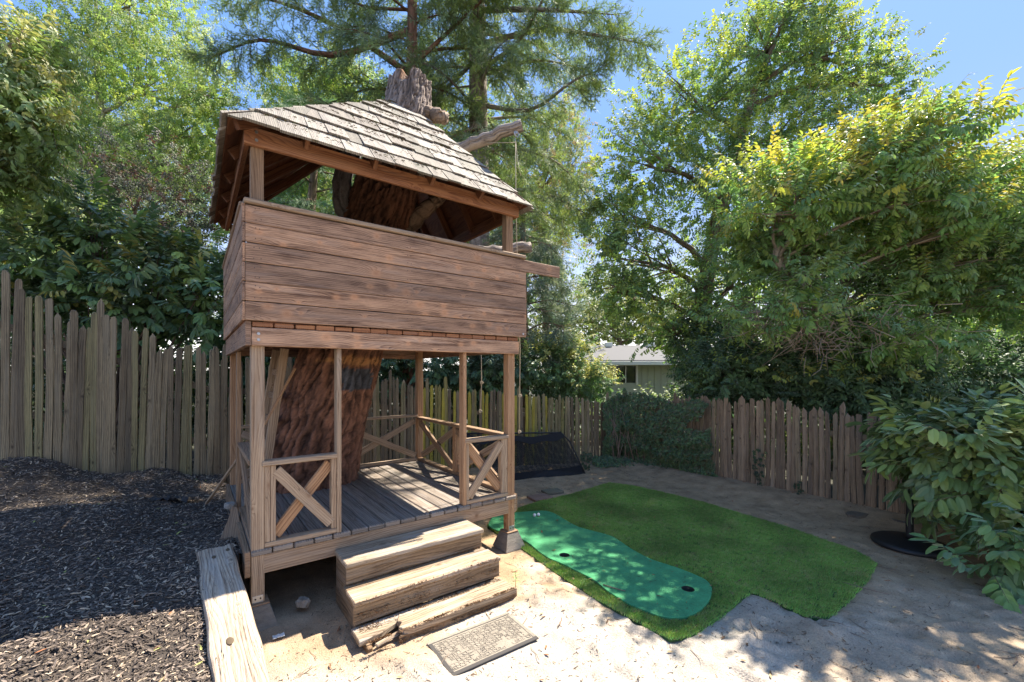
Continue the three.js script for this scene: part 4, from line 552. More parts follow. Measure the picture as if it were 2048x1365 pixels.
rock('edging_stone', 'low rounded stone at the fence foot next to the ivy', 'stone', [3.868,0.05,-7.268], 0.24, 0.05, 0.12, [0.24, 0.20, 0.16], 5);
rock('edging_stone', 'long brown stone at the fence foot left of the umbrella base', 'stone', [4.641,0.05,-5.647], 0.3, 0.07, 0.12, [0.21, 0.17, 0.13], 9);
rock('edging_stone', 'grey stone at the fence foot behind the umbrella base pole', 'stone', [4.883,0.05,-5.402], 0.22, 0.08, 0.13, [0.19, 0.165, 0.14], 13);
rock('field_stone', 'pale pointed stone on the soil under the deck', 'stone', [-1.677,0.1,-3.423], 0.055, 0.05, 0.04, [0.42, 0.37, 0.31], 17);
rock('field_stone', 'small grey stone on the mulch beside the treehouse corner', 'stone', [-2.711,0.667,-4.1], 0.05, 0.04, 0.045, [0.36, 0.34, 0.31], 21);
{ const mk = (label, at, sx, sz, turn, col) => { const m = mesh('paving_slab', cbox(sx, 0.04, sz, 0.006), new THREE.MeshStandardMaterial({ map: concT.map, bumpMap: concT.bump, bumpScale: 0.004, roughness: 0.95, color: new THREE.Color().setRGB(...col) })); m.position.set(...at); m.rotation.y = turn; tag(m, label, 'paving slab'); };
  mk('reddish flat paving slab beside the top edge of the turf', [0.424,0.05,-6.457], 0.32, 0.26, 0.5, [0.30, 0.19, 0.14]);
  mk('grey mossy paving slab behind the reddish slab', [0.646,0.045,-6.799], 0.3, 0.22, 0.4, [0.21, 0.19, 0.13]); }
{ // scrap of paper, crumpled cloth
  const pg = new THREE.PlaneGeometry(0.075, 0.045, 6, 4); pg.rotateX(-Math.PI / 2); const p = pg.attributes.position; for (let i = 0; i < p.count; i++) p.setY(i, 0.006 * n3(p.getX(i) * 40, p.getZ(i) * 40, 2) + 0.006); pg.computeVertexNormals(); const m = mesh('paper_scrap', pg, std([0.7, 0.7, 0.68], 0.9, { side: THREE.DoubleSide })); m.position.set(...[-1.682,0.045,-3.072]); m.rotation.y = 0.6; tag(m, 'torn scrap of white paper on the shaded dirt beside the timber', 'paper');
  const cg = new THREE.PlaneGeometry(0.45, 0.18, 40, 22); cg.rotateX(-Math.PI / 2); const q = cg.attributes.position; for (let i = 0; i < q.count; i++) { const x = q.getX(i), z = q.getZ(i), e = 1 + 0.3 * n3(x * 4, z * 4, 3); q.setXYZ(i, x * e, 0.03 + 0.035 * n3(x * 7, z * 9, 1) + 0.015 * n3(x * 20, z * 20, 5), z * e); } cg.computeVertexNormals(); const cm = mesh('dark_cloth', cg, std([0.03, 0.03, 0.03], 0.95, { side: THREE.DoubleSide })); const at = [-3.9,0.474,-4.9]; cm.position.set(at[0], mulchY(at[0], at[2]) + 0.015, at[2]); tag(cm, 'crumpled dark cloth lying on the shaded mulch', 'cloth'); }
// ---------------------------------------------------------------- neighbour's house beyond the fence
{
  const h = thing('neighbour_house', 'low pale green house with grey roof seen between the trees beyond the fence', 'house', [5.6, -0.6, -18]), wall = std([0.40, 0.43, 0.33], 0.9), white = std([0.72, 0.72, 0.66], 0.7), roofM = std([0.11, 0.11, 0.115], 0.9);
  const box = (n, x0, x1, y0, y1, z0, z1, m, par = h) => { const b = mesh(n, cbox(x1 - x0, y1 - y0, z1 - z0, 0.01), m, par); b.position.set((x0 + x1) / 2, (y0 + y1) / 2, (z0 + z1) / 2); return b; };
  const WX0 = -1.21, WX1 = -0.37, WY0 = 2.30, WY1 = 2.82;
  const s = new THREE.Shape([[-2.9, 0], [3.4, 0], [3.4, 3.02], [-2.9, 3.02]].map((a) => new THREE.Vector2(...a))); s.holes.push(new THREE.Path([[WX0, WY0 - 0.2], [WX0, WY1], [WX1, WY1], [WX1, WY0 - 0.2]].map((a) => new THREE.Vector2(...a)))); mesh('wall', new THREE.ExtrudeGeometry(s, { depth: 0.15, bevelEnabled: false }), wall, h).position.z = -0.15;
  box('wall', -2.9, -2.75, 0, 3.0, -5, -0.155, wall); box('wall', 3.25, 3.4, 0, 3.0, -5, -0.155, wall); box('wall', -2.9, 3.4, 0, 3.0, -5.2, -5.01, wall);
  const bt = []; for (let x = -2.8; x < 3.3; x += 0.27) { if (x > WX0 - 0.1 && x < WX1 + 0.1) continue; const b = new THREE.BoxGeometry(0.04, 3, 0.03); b.translate(x, 1.5, 0.016); bt.push(b); } mesh('battens', mergeGeometries(bt), wall, h);
  const w = new THREE.Group(); w.name = 'window'; h.add(w); box('frame', WX0 - 0.08, WX0, WY0 - 0.28, WY1 + 0.08, 0, 0.05, white, w); box('frame', WX1, WX1 + 0.08, WY0 - 0.28, WY1 + 0.08, 0, 0.05, white, w); box('frame', WX0, WX1, WY1, WY1 + 0.08, 0, 0.05, white, w); box('sash', -0.81, -0.77, WY0 - 0.2, WY1, -0.06, -0.01, white, w);
  const pane = mesh('pane', new THREE.PlaneGeometry(WX1 - WX0, WY1 - WY0 + 0.2), std([0.02, 0.025, 0.025], 0.05), w); pane.position.set((WX0 + WX1) / 2, (WY0 - 0.2 + WY1) / 2, -0.08);
  const rf = (z0, y0, z1, y1) => { const L = Math.hypot(z1 - z0, y1 - y0), m = mesh('roof', cbox(7.3, 0.12, L, 0.02), roofM, h); m.position.set(0.25, (y0 + y1) / 2, (z0 + z1) / 2); m.rotation.x = Math.atan2(y1 - y0, z0 - z1); return m; };
  rf(0.75, 2.98, -2.6, 3.80); rf(-5.9, 3.0, -2.62, 3.80); box('fascia', -3.4, 3.9, 2.84, 3.0, 0.74, 0.78, white);
  for (const x of [-3.2, -1.2, 0.8]) box('vent', x, x + 0.3, 3.74, 3.95, -2.3, -2.0, white);
}

// ---------------------------------------------------------------- plants
const Y = V(0, 1, 0);
function leaf(mb, p, dir, up, L, W, { seg = 3, fold = 0.25, curl = 0.3, shape = 0.45, col = [1, 1, 1], mid } = {}) {
  const d = dir.clone().normalize(), side = V().crossVectors(d, up).normalize(), n = V().crossVectors(side, d).normalize(); let q = p.clone(), prev = null, dd = d.clone();
  for (let i = 0; i <= seg; i++) { const t = i / seg, w = shape === 'oval' ? W * 0.5 * Math.sqrt(Math.max(0, 1 - Math.pow(Math.abs(2 * t - 0.96) / 0.99, 2.3))) * (i === seg ? 0 : 1) * (i === 0 ? 0 : 1) : W * 0.5 * (i === seg ? 0 : Math.pow(Math.sin(Math.PI * Math.pow(clamp(t, 0.0, 1), shape === 0.45 ? 0.8 : shape)), 0.75)) * (i === 0 ? 0 : 1), lift = n.clone().multiplyScalar(w * fold), l = q.clone().addScaledVector(side, -w).add(lift), r = q.clone().addScaledVector(side, w).add(lift), c = q.clone();
    if (prev) { const cm = mid ?? col; if (i === 1) { mb.tri(prev.c, c, l, 0, 0, 0, col); mb.tri(prev.c, r, c, 0, 0, 0, col); } else if (i === seg) { mb.tri(prev.l, prev.c, c, 0, 0, 0, col); mb.tri(prev.c, prev.r, c, 0, 0, 0, col); } else { mb.quad(prev.l, prev.c, c, l, 0, 0, 0, 0, col); mb.quad(prev.c, prev.r, r, c, 0, 0, 0, 0, cm); } }
    prev = { l, r, c }; dd = dd.clone().addScaledVector(n, -curl / seg).normalize(); q = q.clone().addScaledVector(dd, L / seg); }
}
const jc = (v = 0.18) => { const k = rr(1 - v, 1 + v); return [k * rr(0.94, 1.06), k, k * rr(0.9, 1.1)]; };
const level = (axis, roll = 0.5) => { const y = axis, z = Y.clone().addScaledVector(y, -y.y); if (z.lengthSq() < 0.02) z.set(rr(-1, 1), 0, rr(-1, 1)).addScaledVector(y, -z.dot(y)); z.normalize().applyAxisAngle(y, rr(-roll, roll)); return new THREE.Quaternion().setFromRotationMatrix(new THREE.Matrix4().makeBasis(V().crossVectors(y, z), y, z)); };
// a shoot along +y whose leaves stand in two ranks and hang towards -z
function spike({ n = 9, len = 0.24, L = 0.1, W = 0.04, droop = 0.5, fwd = 0.55, seg = 4, curl = 0.5, fold = 0.2, stem = 0.0025, oval = 0, seed = 1 }) {
  const save = rnd; rnd = mulberry(seed); const mb = new MB(); mb.marks = [0];
  for (let i = 0; i < n; i++) { const t = (i + 0.6) / n, last = i >= n - 2, sg = i % 2 ? 1 : -1, d = V(sg * (last ? 0.35 : 0.8) * rr(0.7, 1.2), fwd * rr(0.6, 1.5) + (last ? 0.5 : 0), -droop * rr(0.2, 1.5) * (last ? 0.4 : 1)).normalize(), up = V(rr(-0.35, 0.35) - sg * 0.25, rr(-0.1, 0.3), 1); leaf(mb, V(0, t * len, 0), d, up, L * rr(0.78, 1.12), W * rr(0.85, 1.12), { seg, curl: curl * rr(0.4, 1.5), fold, col: jc(0.2), shape: oval ? 'oval' : 0.45 }); mb.marks.push(mb.p.length / 3); }
  const q = [0.62, 0.5, 0.42]; for (let k = 0; k < 3; k++) { const a = k * 2.09, b = a + 2.09; mb.quad(V(Math.cos(a) * stem, 0, Math.sin(a) * stem), V(Math.cos(b) * stem, 0, Math.sin(b) * stem), V(Math.cos(b) * stem * 0.4, len, Math.sin(b) * stem * 0.4), V(Math.cos(a) * stem * 0.4, len, Math.sin(a) * stem * 0.4), 0, 0, 0, 0, q); }
  rnd = save; const g = mb.geo(true); g.userData.leafTris = mb.marks; return g;
}
// a leafy shoot along +y with n leaves, stem included
function shoot({ n = 9, len = 0.22, L = 0.07, W = 0.03, spread = 0.9, droop = 0.3, seg = 2, curl = 0.4, fold = 0.25, stem = 0.0022, rosette = 0.35, shape, seed = 1 }) {
  const save = rnd; rnd = mulberry(seed); const mb = new MB();
  for (let i = 0; i < n; i++) { const t = Math.pow((i + 0.5) / n, 1 - rosette), a = i * 2.4 + rr(-0.4, 0.4), p = V(rr(-0.004, 0.004), t * len, rr(-0.004, 0.004)), out = V(Math.cos(a), 0, Math.sin(a)), d = out.clone().multiplyScalar(spread).add(V(0, 1 - spread * 0.55, 0)).add(V(0, -droop * rr(0.3, 1.2), 0)).normalize(), up = Y.clone().addScaledVector(out, -0.3).add(V(rr(-0.4, 0.4), 0, rr(-0.4, 0.4))); leaf(mb, p, d, up, L * rr(0.75, 1.15), W * rr(0.8, 1.15), { seg, curl: curl * rr(0.5, 1.4), fold, col: jc(0.2), shape: shape ?? 0.45 }); }
  const s = stem, q = [0.62, 0.5, 0.42]; for (let k = 0; k < 3; k++) { const a = k * 2.09, b = a + 2.09; mb.quad(V(Math.cos(a) * s, 0, Math.sin(a) * s), V(Math.cos(b) * s, 0, Math.sin(b) * s), V(Math.cos(b) * s * 0.4, len, Math.sin(b) * s * 0.4), V(Math.cos(a) * s * 0.4, len, Math.sin(a) * s * 0.4), 0, 0, 0, 0, q); }
  rnd = save; return mb.geo(true);
}
// a flat conifer spray along +y, needles in two ranks
function spray(len, nl, seed, w = 0.0022) { const save = rnd; rnd = mulberry(seed); const mb = new MB(); const axis = (p, d, L, k) => { const e = p.clone().addScaledVector(d, L); const s = V(0, 0, 1); for (let i = 1; i < k; i++) { const c = V().lerpVectors(p, e, i / k); for (const sg of [-1, 1]) { const sd = V().crossVectors(d, s).multiplyScalar(sg), nd = sd.multiplyScalar(0.85).addScaledVector(d, 0.6).add(V(0, 0, rr(-0.35, 0.2))).normalize(), l = nl * rr(0.75, 1.1) * (i > k * 0.75 ? 0.7 : 1), t = c.clone().addScaledVector(nd, l), pw2 = V().crossVectors(nd, V(0, 0, 1)).normalize().multiplyScalar(w); const cc = jc(0.25); mb.tri(c.clone().sub(pw2), c.clone().add(pw2), t, 0, 0, 0, cc); } } mb.quad(p.clone().add(V(-0.002, 0, 0)), p.clone().add(V(0.002, 0, 0)), e.clone().add(V(0.001, 0, 0)), e.clone().add(V(-0.001, 0, 0)), 0, 0, 0, 0, [0.7, 0.5, 0.4]); return e; };
  axis(V(), V(0, 1, 0), len, Math.round(len / 0.014)); for (const [t, sg] of [[0.25, 1], [0.4, -1], [0.58, 1], [0.7, -1]]) axis(V(0, len * t, 0), V(sg * 0.75, 0.66, rr(-0.25, 0.1)).normalize(), len * 0.5 * (1.15 - t), Math.round(len * 0.5 / 0.016)); rnd = save; return mb.geo(true); }
const leafMat = (trans, coat = 0.35, rough = 0.9) => new THREE.MeshPhysicalMaterial({ color: 0xffffff, vertexColors: true, roughness: rough, transmission: trans, thickness: 0, clearcoat: coat, clearcoatRoughness: 0.32, side: THREE.DoubleSide });
const LM = { thin: leafMat(0.58, 0.15), mid: leafMat(0.55, 0.25), thick: leafMat(0.38, 0.7), needle: leafMat(0.42, 0.12) };
const TW = { grey: bark([0.30, 0.26, 0.22], 0.012), brown: bark([0.24, 0.17, 0.12], 0.012), red: bark([0.26, 0.145, 0.095], 0.02), pale: bark([0.45, 0.40, 0.34], 0.01), twig: std([0.20, 0.14, 0.10], 0.9) };
const up2 = (axis) => { const q = new THREE.Quaternion().setFromUnitVectors(Y, axis); return q.multiply(new THREE.Quaternion().setFromAxisAngle(Y, rr(0, 6.28))); };
// leafy crown over ellipsoids in world places; the thing stands at base
function crown(t, geo, mat, blobs, n, o = {}) {
  const im = new THREE.InstancedMesh(geo, mat, n), m4 = new THREE.Matrix4(), c = new THREE.Color(), bp = t.position, wts = blobs.map((b) => (b.w ?? 1) * Math.pow(b.r[0] * b.r[1] * b.r[2], 0.62)), tot = wts.reduce((a, b) => a + b, 0); let k = 0, tries = 0;
  const seed = o.seed ?? 1, gs = o.gapScale ?? 1.1, gap = o.gap ?? -0.25;
  while (k < n && tries++ < n * 12) {
    let r = rnd() * tot, bi = 0; while ((r -= wts[bi]) > 0 && bi < blobs.length - 1) bi++; const b = blobs[bi];
    const d = V(rr(-1, 1), rr(-1, 1), rr(-1, 1)); if (d.lengthSq() > 1 || d.lengthSq() < 0.01) continue; d.normalize();
    const lump = 1 + 0.38 * n3(d.x * 1.7 + bi * 3, d.y * 1.7, d.z * 1.7 + seed) + 0.22 * n3(d.x * 4.5, d.y * 4.5 + bi, d.z * 4.5 + seed), rad = (0.22 + 0.78 * Math.pow(rnd(), o.shell ?? 0.45)) * lump, p = V(b.c[0] + d.x * b.r[0] * rad, b.c[1] + d.y * b.r[1] * rad, b.c[2] + d.z * b.r[2] * rad);
    if (p.y < (o.minY ?? -9)) continue;
    if (n3(p.x * gs + seed * 7, p.y * gs * 1.25, p.z * gs) * 0.7 + n3(p.x * gs * 2.6, p.y * gs * 3, p.z * gs * 2.6 + seed) * 0.3 < gap) continue;
    const ax = d.clone().multiplyScalar(o.out ?? 0.8).add(V(rr(-0.6, 0.6), rr(-0.6, 0.6) + (o.up ?? 0.15), rr(-0.6, 0.6))).normalize(), s = rr(...(o.size ?? [0.8, 1.2]));
    m4.compose(p.sub(bp), level(ax, o.roll ?? 0.6), V(s, s, s)); im.setMatrixAt(k, m4);
    let col = pick(o.cols); const v = 1 + 0.22 * n3(p.x * 0.9, p.y * 0.9 + seed, p.z * 0.9) + rr(-0.1, 0.1); if (o.youngBacklit && rad > 0.62 && d.y > -0.15 && rnd() < o.youngBacklitP * (b.youngBacklit ?? 1) * (0.4 + 0.6 * d.y + 0.3)) col = pick(o.youngBacklit); im.setColorAt(k, c.setRGB(col[0] * v, col[1] * v, col[2] * v)); k++;  // upper outer sprigs: new growth, and yellow backlight put into the colour
  }
  im.count = k; im.name = o.name ?? 'crown'; im.userData.kind = 'stuff'; im.castShadow = im.receiveShadow = true;
  if (o.pieces && geo.userData.leafTris) { // the leaves that show largest are parts of their own
    const order = Array.from({ length: k }, (_, i) => { im.getMatrixAt(i, m4); const q = V().setFromMatrixPosition(m4).add(bp), px = (q.x / -q.z) * 853, py = ((1.95 - q.y) / -q.z) * 853; return [q.z < -1 && Math.abs(px) < 1020 && py > -740 && py < 600 ? q.distanceTo(camera.position) : 99, i]; }).sort((a, b) => a[0] - b[0]), per = geo.userData.leafTris.length - 1, ns = Math.min(k, Math.floor(o.pieces / per)), lg = leafPieces(geo), stem = lg.pop(), gone = new Set(), sg = [];
    for (const [, i] of order.slice(0, ns)) { gone.add(i); im.getMatrixAt(i, m4); im.getColorAt(i, c); const mt = tinted(mat, c); for (const g of lg) { const m = mesh('leaf', g, mt, t); m4.decompose(m.position, m.quaternion, m.scale); } const s2 = stem.clone(); s2.applyMatrix4(m4); sg.push(s2); }
    if (sg.length) mesh('shoots', mergeGeometries(sg), TW.brown, t).userData.kind = 'stuff';
    let w = 0; for (let i = 0; i < k; i++) { if (gone.has(i)) continue; im.getMatrixAt(i, m4); im.getColorAt(i, c); im.setMatrixAt(w, m4); im.setColorAt(w, c); w++; } im.count = w;
  }
  t.add(im); return im;
}
const pieceStore = new Map(), tintStore = new Map();
function leafPieces(geo) { if (!pieceStore.has(geo)) { const mk = geo.userData.leafTris, cut = (a, b) => { const g = new THREE.BufferGeometry(); for (const n of ['position', 'normal', 'uv', 'color']) { const at = geo.attributes[n]; g.setAttribute(n, new THREE.BufferAttribute(at.array.slice(a * at.itemSize, b * at.itemSize), at.itemSize)); } return g; }; const l = []; for (let i = 1; i < mk.length; i++) l.push(cut(mk[i - 1], mk[i])); l.push(cut(mk[mk.length - 1], geo.attributes.position.count)); pieceStore.set(geo, l); } return [...pieceStore.get(geo)]; }
function tinted(mat, c) { const q = [c.r, c.g, c.b].map((v) => Math.max(0.02, Math.round(v * 25) / 25)), key = mat.uuid + q; if (!tintStore.has(key)) { const m = mat.clone(); m.color.setRGB(...q); tintStore.set(key, m); } return tintStore.get(key); }
function limbs(t, from, blobs, o = {}) { // limbs from the trunk to each clump, then twigs inside it
  const gs = [], gt = []; for (const b of blobs) { const c = V(...b.c).sub(t.position), s = from(c), mid = V().lerpVectors(s, c, 0.5).add(V(rr(-0.2, 0.2), rr(0.05, 0.35), rr(-0.2, 0.2))), r = o.r ?? 0.06, pts = new THREE.CatmullRomCurve3([s, mid, c]).getPoints(9).map((p, i) => p.add(V(rr(-0.03, 0.03), rr(-0.03, 0.03), rr(-0.03, 0.03)))); gs.push(tube(pts, taper(r, r * 0.32, 9), 7));
    for (let i = 0; i < (o.twigs ?? 10); i++) { const d = V(rr(-1, 1), rr(-0.6, 1), rr(-1, 1)).normalize(), e = c.clone().add(V(d.x * b.r[0] * 0.95, d.y * b.r[1] * 0.95, d.z * b.r[2] * 0.95)), a = pts[4 + Math.floor(rnd() * 5)], m = V().lerpVectors(a, e, 0.5).add(V(rr(-0.12, 0.12), rr(-0.05, 0.15), rr(-0.12, 0.12))); gt.push(tube([a, m, e], [r * 0.3, r * 0.17, r * 0.06], 5)); } }
  mesh('limbs', mergeGeometries(gs), o.mat ?? TW.brown, t); if (gt.length) { const m = mesh('twigs', mergeGeometries(gt), o.twigMat ?? TW.twig, t); m.userData.kind = 'stuff'; }
}
function trunkOf(t, pts, radii, mat, name = 'trunk') { const cv = new THREE.CatmullRomCurve3(pts.map((p) => V(...p).sub(t.position))), n = 30, P = cv.getPoints(n); return [mesh(name, tube(P, P.map((_, i) => { const f = i / n * (radii.length - 1), k = Math.min(radii.length - 2, Math.floor(f)); return lerp(radii[k], radii[k + 1], f - k) * (1 + 0.06 * n3(i * 0.4, pts[0][0], 2)); }), 14), mat, t), cv]; }
const nearest = (cv, up = 0.6) => (c) => { let best = null, bd2 = 1e9; for (let i = 2; i <= 20; i++) { const p = cv.getPoint(i / 20), d = p.distanceTo(c) + Math.max(0, p.y - c.y + up) * 1.5; if (d < bd2) { bd2 = d; best = p; } } return best; };
function tree(name, label, cat, base, trunk, radii, blobs, geo, mat, n, o, group) { const t = thing(name, label, cat, base, 0, group), [, cv] = trunkOf(t, [base, ...trunk], radii, o.bark ?? TW.brown); limbs(t, nearest(cv), blobs, { r: o.limb ?? 0.06, twigs: o.twigs ?? 8, mat: o.bark ?? TW.brown }); for (const g of [].concat(geo)) crown(t, g, mat, blobs, Math.round(n / [].concat(geo).length), o); return t; }

const G = {
  privet: [spike({ n: 11, len: 0.28, L: 0.09, W: 0.038, seg: 3, droop: 0.5, seed: 3 }), shoot({ n: 9, len: 0.2, L: 0.09, W: 0.038, droop: 0.5, seed: 4 })],
  privetBig: [spike({ n: 13, len: 0.30, L: 0.09, W: 0.032, droop: 0.45, curl: 0.9, seed: 5 }), spike({ n: 11, len: 0.26, L: 0.095, W: 0.033, droop: 0.8, curl: 0.9, fwd: 0.35, seed: 6 })],
  fine: [shoot({ n: 12, len: 0.3, L: 0.08, W: 0.045, droop: 0.5, seed: 7 })],
  maple: [shoot({ n: 14, len: 0.22, L: 0.07, W: 0.026, droop: 0.7, spread: 1, seed: 8 })],
  laurel: [spike({ n: 10, len: 0.36, L: 0.155, W: 0.062, seg: 6, droop: 1.0, curl: 0.5, stem: 0.0035, oval: 1, seed: 9 }), spike({ n: 8, len: 0.26, L: 0.15, W: 0.06, seg: 6, droop: 0.45, curl: 0.5, fwd: 0.8, stem: 0.0035, oval: 1, seed: 10 })],
  redwood: [spray(0.40, 0.030, 11, 0.0036), spray(0.30, 0.027, 12, 0.0036)],
  far: [shoot({ n: 9, len: 0.55, L: 0.2, W: 0.11, seed: 13 })],
};
// --- right: tall evergreen beyond the fence
{
  const blobs = [{c:[3.118,6.815,-10],r:[1.114,1.524,1.319]}, {c:[2.734,4.535,-9.8],r:[0.919,1.091,1.005]}, {c:[4.462,8.412,-10.4],r:[1.463,1.28,1.372]}, {c:[6.474,9.841,-10.6],r:[1.74,1.243,1.491]}, {c:[8.137,9.52,-10.5],r:[1.231,0.985,1.108]}, {c:[7.166,11.066,-10.8],r:[1.393,0.76,1.076]}, {c:[5.229,6.346,-10],r:[1.524,1.641,1.583]}, {c:[3.613,2.997,-9.6],r:[0.9,0.788,0.844]}, {c:[4.915,3.989,-9.4],r:[1.433,1.212,1.322]}, {c:[9.332,9.095,-10.6],r:[0.808,0.746,0.777]}, {c:[2.356,5.643,-10],r:[0.586,1.055,0.821]}, {c:[3.767,1.273,-10.5],r:[0.123,0.123,0.123]}, {c:[6.888,7.75,-10.2],r:[1.435,1.196,1.315]}, {c:[2.399,3.769,-9.7],r:[0.625,0.625,0.625]}];
  blobs.splice(11, 1);
  tree('evergreen_tree', 'tall dark green evergreen tree beyond the fence corner with sky left of it', 'tree', [4.444,-0.38,-10.3], [[4.492,1.044,-10.3], [4.564,3.218,-10.3], [5.023,5.874,-10.3], [5.804,8.473,-10.4], [6.661,10.462,-10.6]], [0.30, 0.24, 0.2, 0.15, 0.1, 0.04], blobs, G.privet, LM.mid, 8000, { gapScale: 1.5, shell: 0.55, cols: [[0.25, 0.39, 0.075], [0.18, 0.30, 0.07], [0.32, 0.44, 0.07], [0.14, 0.24, 0.07]], youngBacklit: [[0.48, 0.52, 0.07], [0.42, 0.5, 0.065]], youngBacklitP: 0.55, seed: 2, size: [0.8, 1.25], limb: 0.08, twigs: 14, bark: TW.brown, gap: -0.06 });
}
// --- right: nearer tree with yellow green new growth and painted backlight, over the fence
{
  const blobs = [], keep = rnd; rnd = mulberry(404);   // drooping layers of sprays, denser towards the top
  for (let i = 0; i < 66; i++) { const x = rr(3.5, 8.0), top = 5.3 - 0.9 * Math.max(0, 4.0 - x), y = lerp(2.15, top, Math.pow(rnd(), 0.75)), hi = y > top - 1.0; blobs.push({ c: [x, y, -rr(5.3, 7.2) - (x > 6.5 ? 0.3 : 0)], r: [rr(0.42, 0.85), rr(0.16, 0.30), rr(0.4, 0.75)], youngBacklit: hi ? 1.6 : y > top - 1.4 ? 0.6 : 0.12, w: y < 2.8 ? 0.6 : 1 }); }
  rnd = keep;
  const t = tree('privet_tree', 'spreading tree with yellow green sunlit top leaning over the right fence', 'tree', [6.715,-0.218,-8.6], [[6.362,1.014,-8.4], [5.399,2.44,-7.6], [3.992,3.638,-6.4], [3.99,3.997,-6.35], [4.062,4.203,-6.3]], [0.12, 0.11, 0.09, 0.062, 0.055, 0.045], blobs, G.privetBig, LM.mid, 7200, { gapScale: 1.7, shell: 0.62, cols: [[0.22, 0.40, 0.095], [0.17, 0.33, 0.095], [0.31, 0.45, 0.09]], youngBacklit: [[0.50, 0.50, 0.055], [0.42, 0.48, 0.055], [0.5, 0.44, 0.06], [0.34, 0.42, 0.06]], youngBacklitP: 0.85, seed: 5, pieces: 145, size: [0.85, 1.25], limb: 0.03, twigs: 8, bark: TW.pale, gap: -0.08, up: 0.3 });
  const gt = []; for (let i = 0; i < 260; i++) { const c = V(...pick([[4.041,2.604,-6.2], [3.737,2.725,-6.3], [4.477,2.415,-6.1], [5.412,2.528,-5.8], [4.834,2.701,-6.1], [4.254,2.873,-6.3]])).sub(t.position).add(V(rr(-0.55, 0.55), rr(-0.25, 0.35), rr(-0.35, 0.35))), d = V(rr(-1, 1), rr(-1.0, 0.35), rr(-1, 0.6)).normalize(), L = rr(0.2, 0.6), m = c.clone().addScaledVector(d, L * 0.5).add(V(rr(-0.08, 0.08), rr(-0.08, 0.08), rr(-0.08, 0.08))); gt.push(tube([c, m, c.clone().addScaledVector(d, L)], [0.006, 0.0045, 0.002], 4)); }
  const bt = mesh('bare_twigs', mergeGeometries(gt), std([0.34, 0.26, 0.2], 0.9), t); bt.userData.kind = 'stuff';
}
// --- shrubs behind the right fence
function shrub(name, label, cat, base, blobs, geo, mat, n, o, group) { const t = thing(name, label, cat, base, 0, group); const gs = []; for (const b of blobs) for (let i = 0; i < (o.stems ?? 3); i++) { const e = V(b.c[0] + rr(-0.4, 0.4) * b.r[0], b.c[1] + rr(-0.1, 0.6) * b.r[1], b.c[2] + rr(-0.4, 0.4) * b.r[2]).sub(t.position), s = V(rr(-0.15, 0.15), 0, rr(-0.15, 0.15)); gs.push(tube([s, V().lerpVectors(s, e, 0.5).add(V(rr(-0.2, 0.2), rr(0, 0.2), rr(-0.2, 0.2))), e], [o.stemR ?? 0.03, (o.stemR ?? 0.03) * 0.7, 0.008], 6)); } mesh('stems', mergeGeometries(gs), o.bark ?? TW.brown, t); for (const g of [].concat(geo)) crown(t, g, mat, blobs, Math.round(n / [].concat(geo).length), { name: 'foliage', ...o }); return t; }
const dark = [[0.091, 0.181, 0.060], [0.070, 0.151, 0.056], [0.121, 0.222, 0.060]];
shrub('hedge_shrub', 'dark green shrub behind the right fence just right of the ivy', 'shrub', [4.632,0.004,-8.3], [{c:[4.34,1.901,-8.3],r:[0.827,0.681,0.754]}, {c:[5.121,2.044,-8],r:[0.844,0.75,0.797]}, {c:[4.271,2.22,-9.2],r:[0.755,0.971,0.863]}], G.privet, LM.mid, 2600, { cols: dark, seed: 11, gap: -0.35, youngBacklit: [[0.403, 0.500, 0.081]], youngBacklitP: 0.15 });
shrub('hedge_shrub', 'dark green shrub behind the middle of the right fence', 'shrub', [5.864,0.085,-7.4], [{c:[5.604,1.863,-7.4],r:[0.824,0.607,0.716]}, {c:[6.297,1.655,-7.2],r:[0.76,0.549,0.654]}, {c:[5.871,2.466,-8],r:[0.75,0.375,0.563]}], G.privet, LM.mid, 2600, { cols: dark, seed: 12, gap: -0.35, youngBacklit: [[0.484, 0.500, 0.101]], youngBacklitP: 0.2 });
shrub('hedge_shrub', 'dense green shrub at the right picture edge behind the laurel bush', 'shrub', [8.072,-0.322,-7.6], [{c:[7.538,1.727,-7.6],r:[0.802,0.713,0.757]}, {c:[8.294,1.733,-7.4],r:[0.954,0.868,0.911]}, {c:[9.409,2.351,-7.6],r:[0.713,1.158,0.936]}], G.privet, LM.mid, 2000, { cols: dark, seed: 13, gap: -0.35 });
shrub('backlit_shrub', 'bright backlit shrubs standing behind the shaded hedge on the right', 'shrub', [10.302,-0.412,-13], [{c:[8.169,2.026,-13],r:[1.829,0.914,1.372]}, {c:[11.217,2.331,-13],r:[2.286,1.219,1.753]}, {c:[13.716,2.756,-12.5],r:[2.198,1.612,1.905]}, {c:[13.231,4.245,-13.5],r:[2.374,1.424,1.899]}], G.fine, LM.thin, 2600, { cols: [[0.403, 0.500, 0.101], [0.282, 0.403, 0.091], [0.500, 0.500, 0.121]], seed: 14, gap: -0.3, size: [0.9, 1.4] });
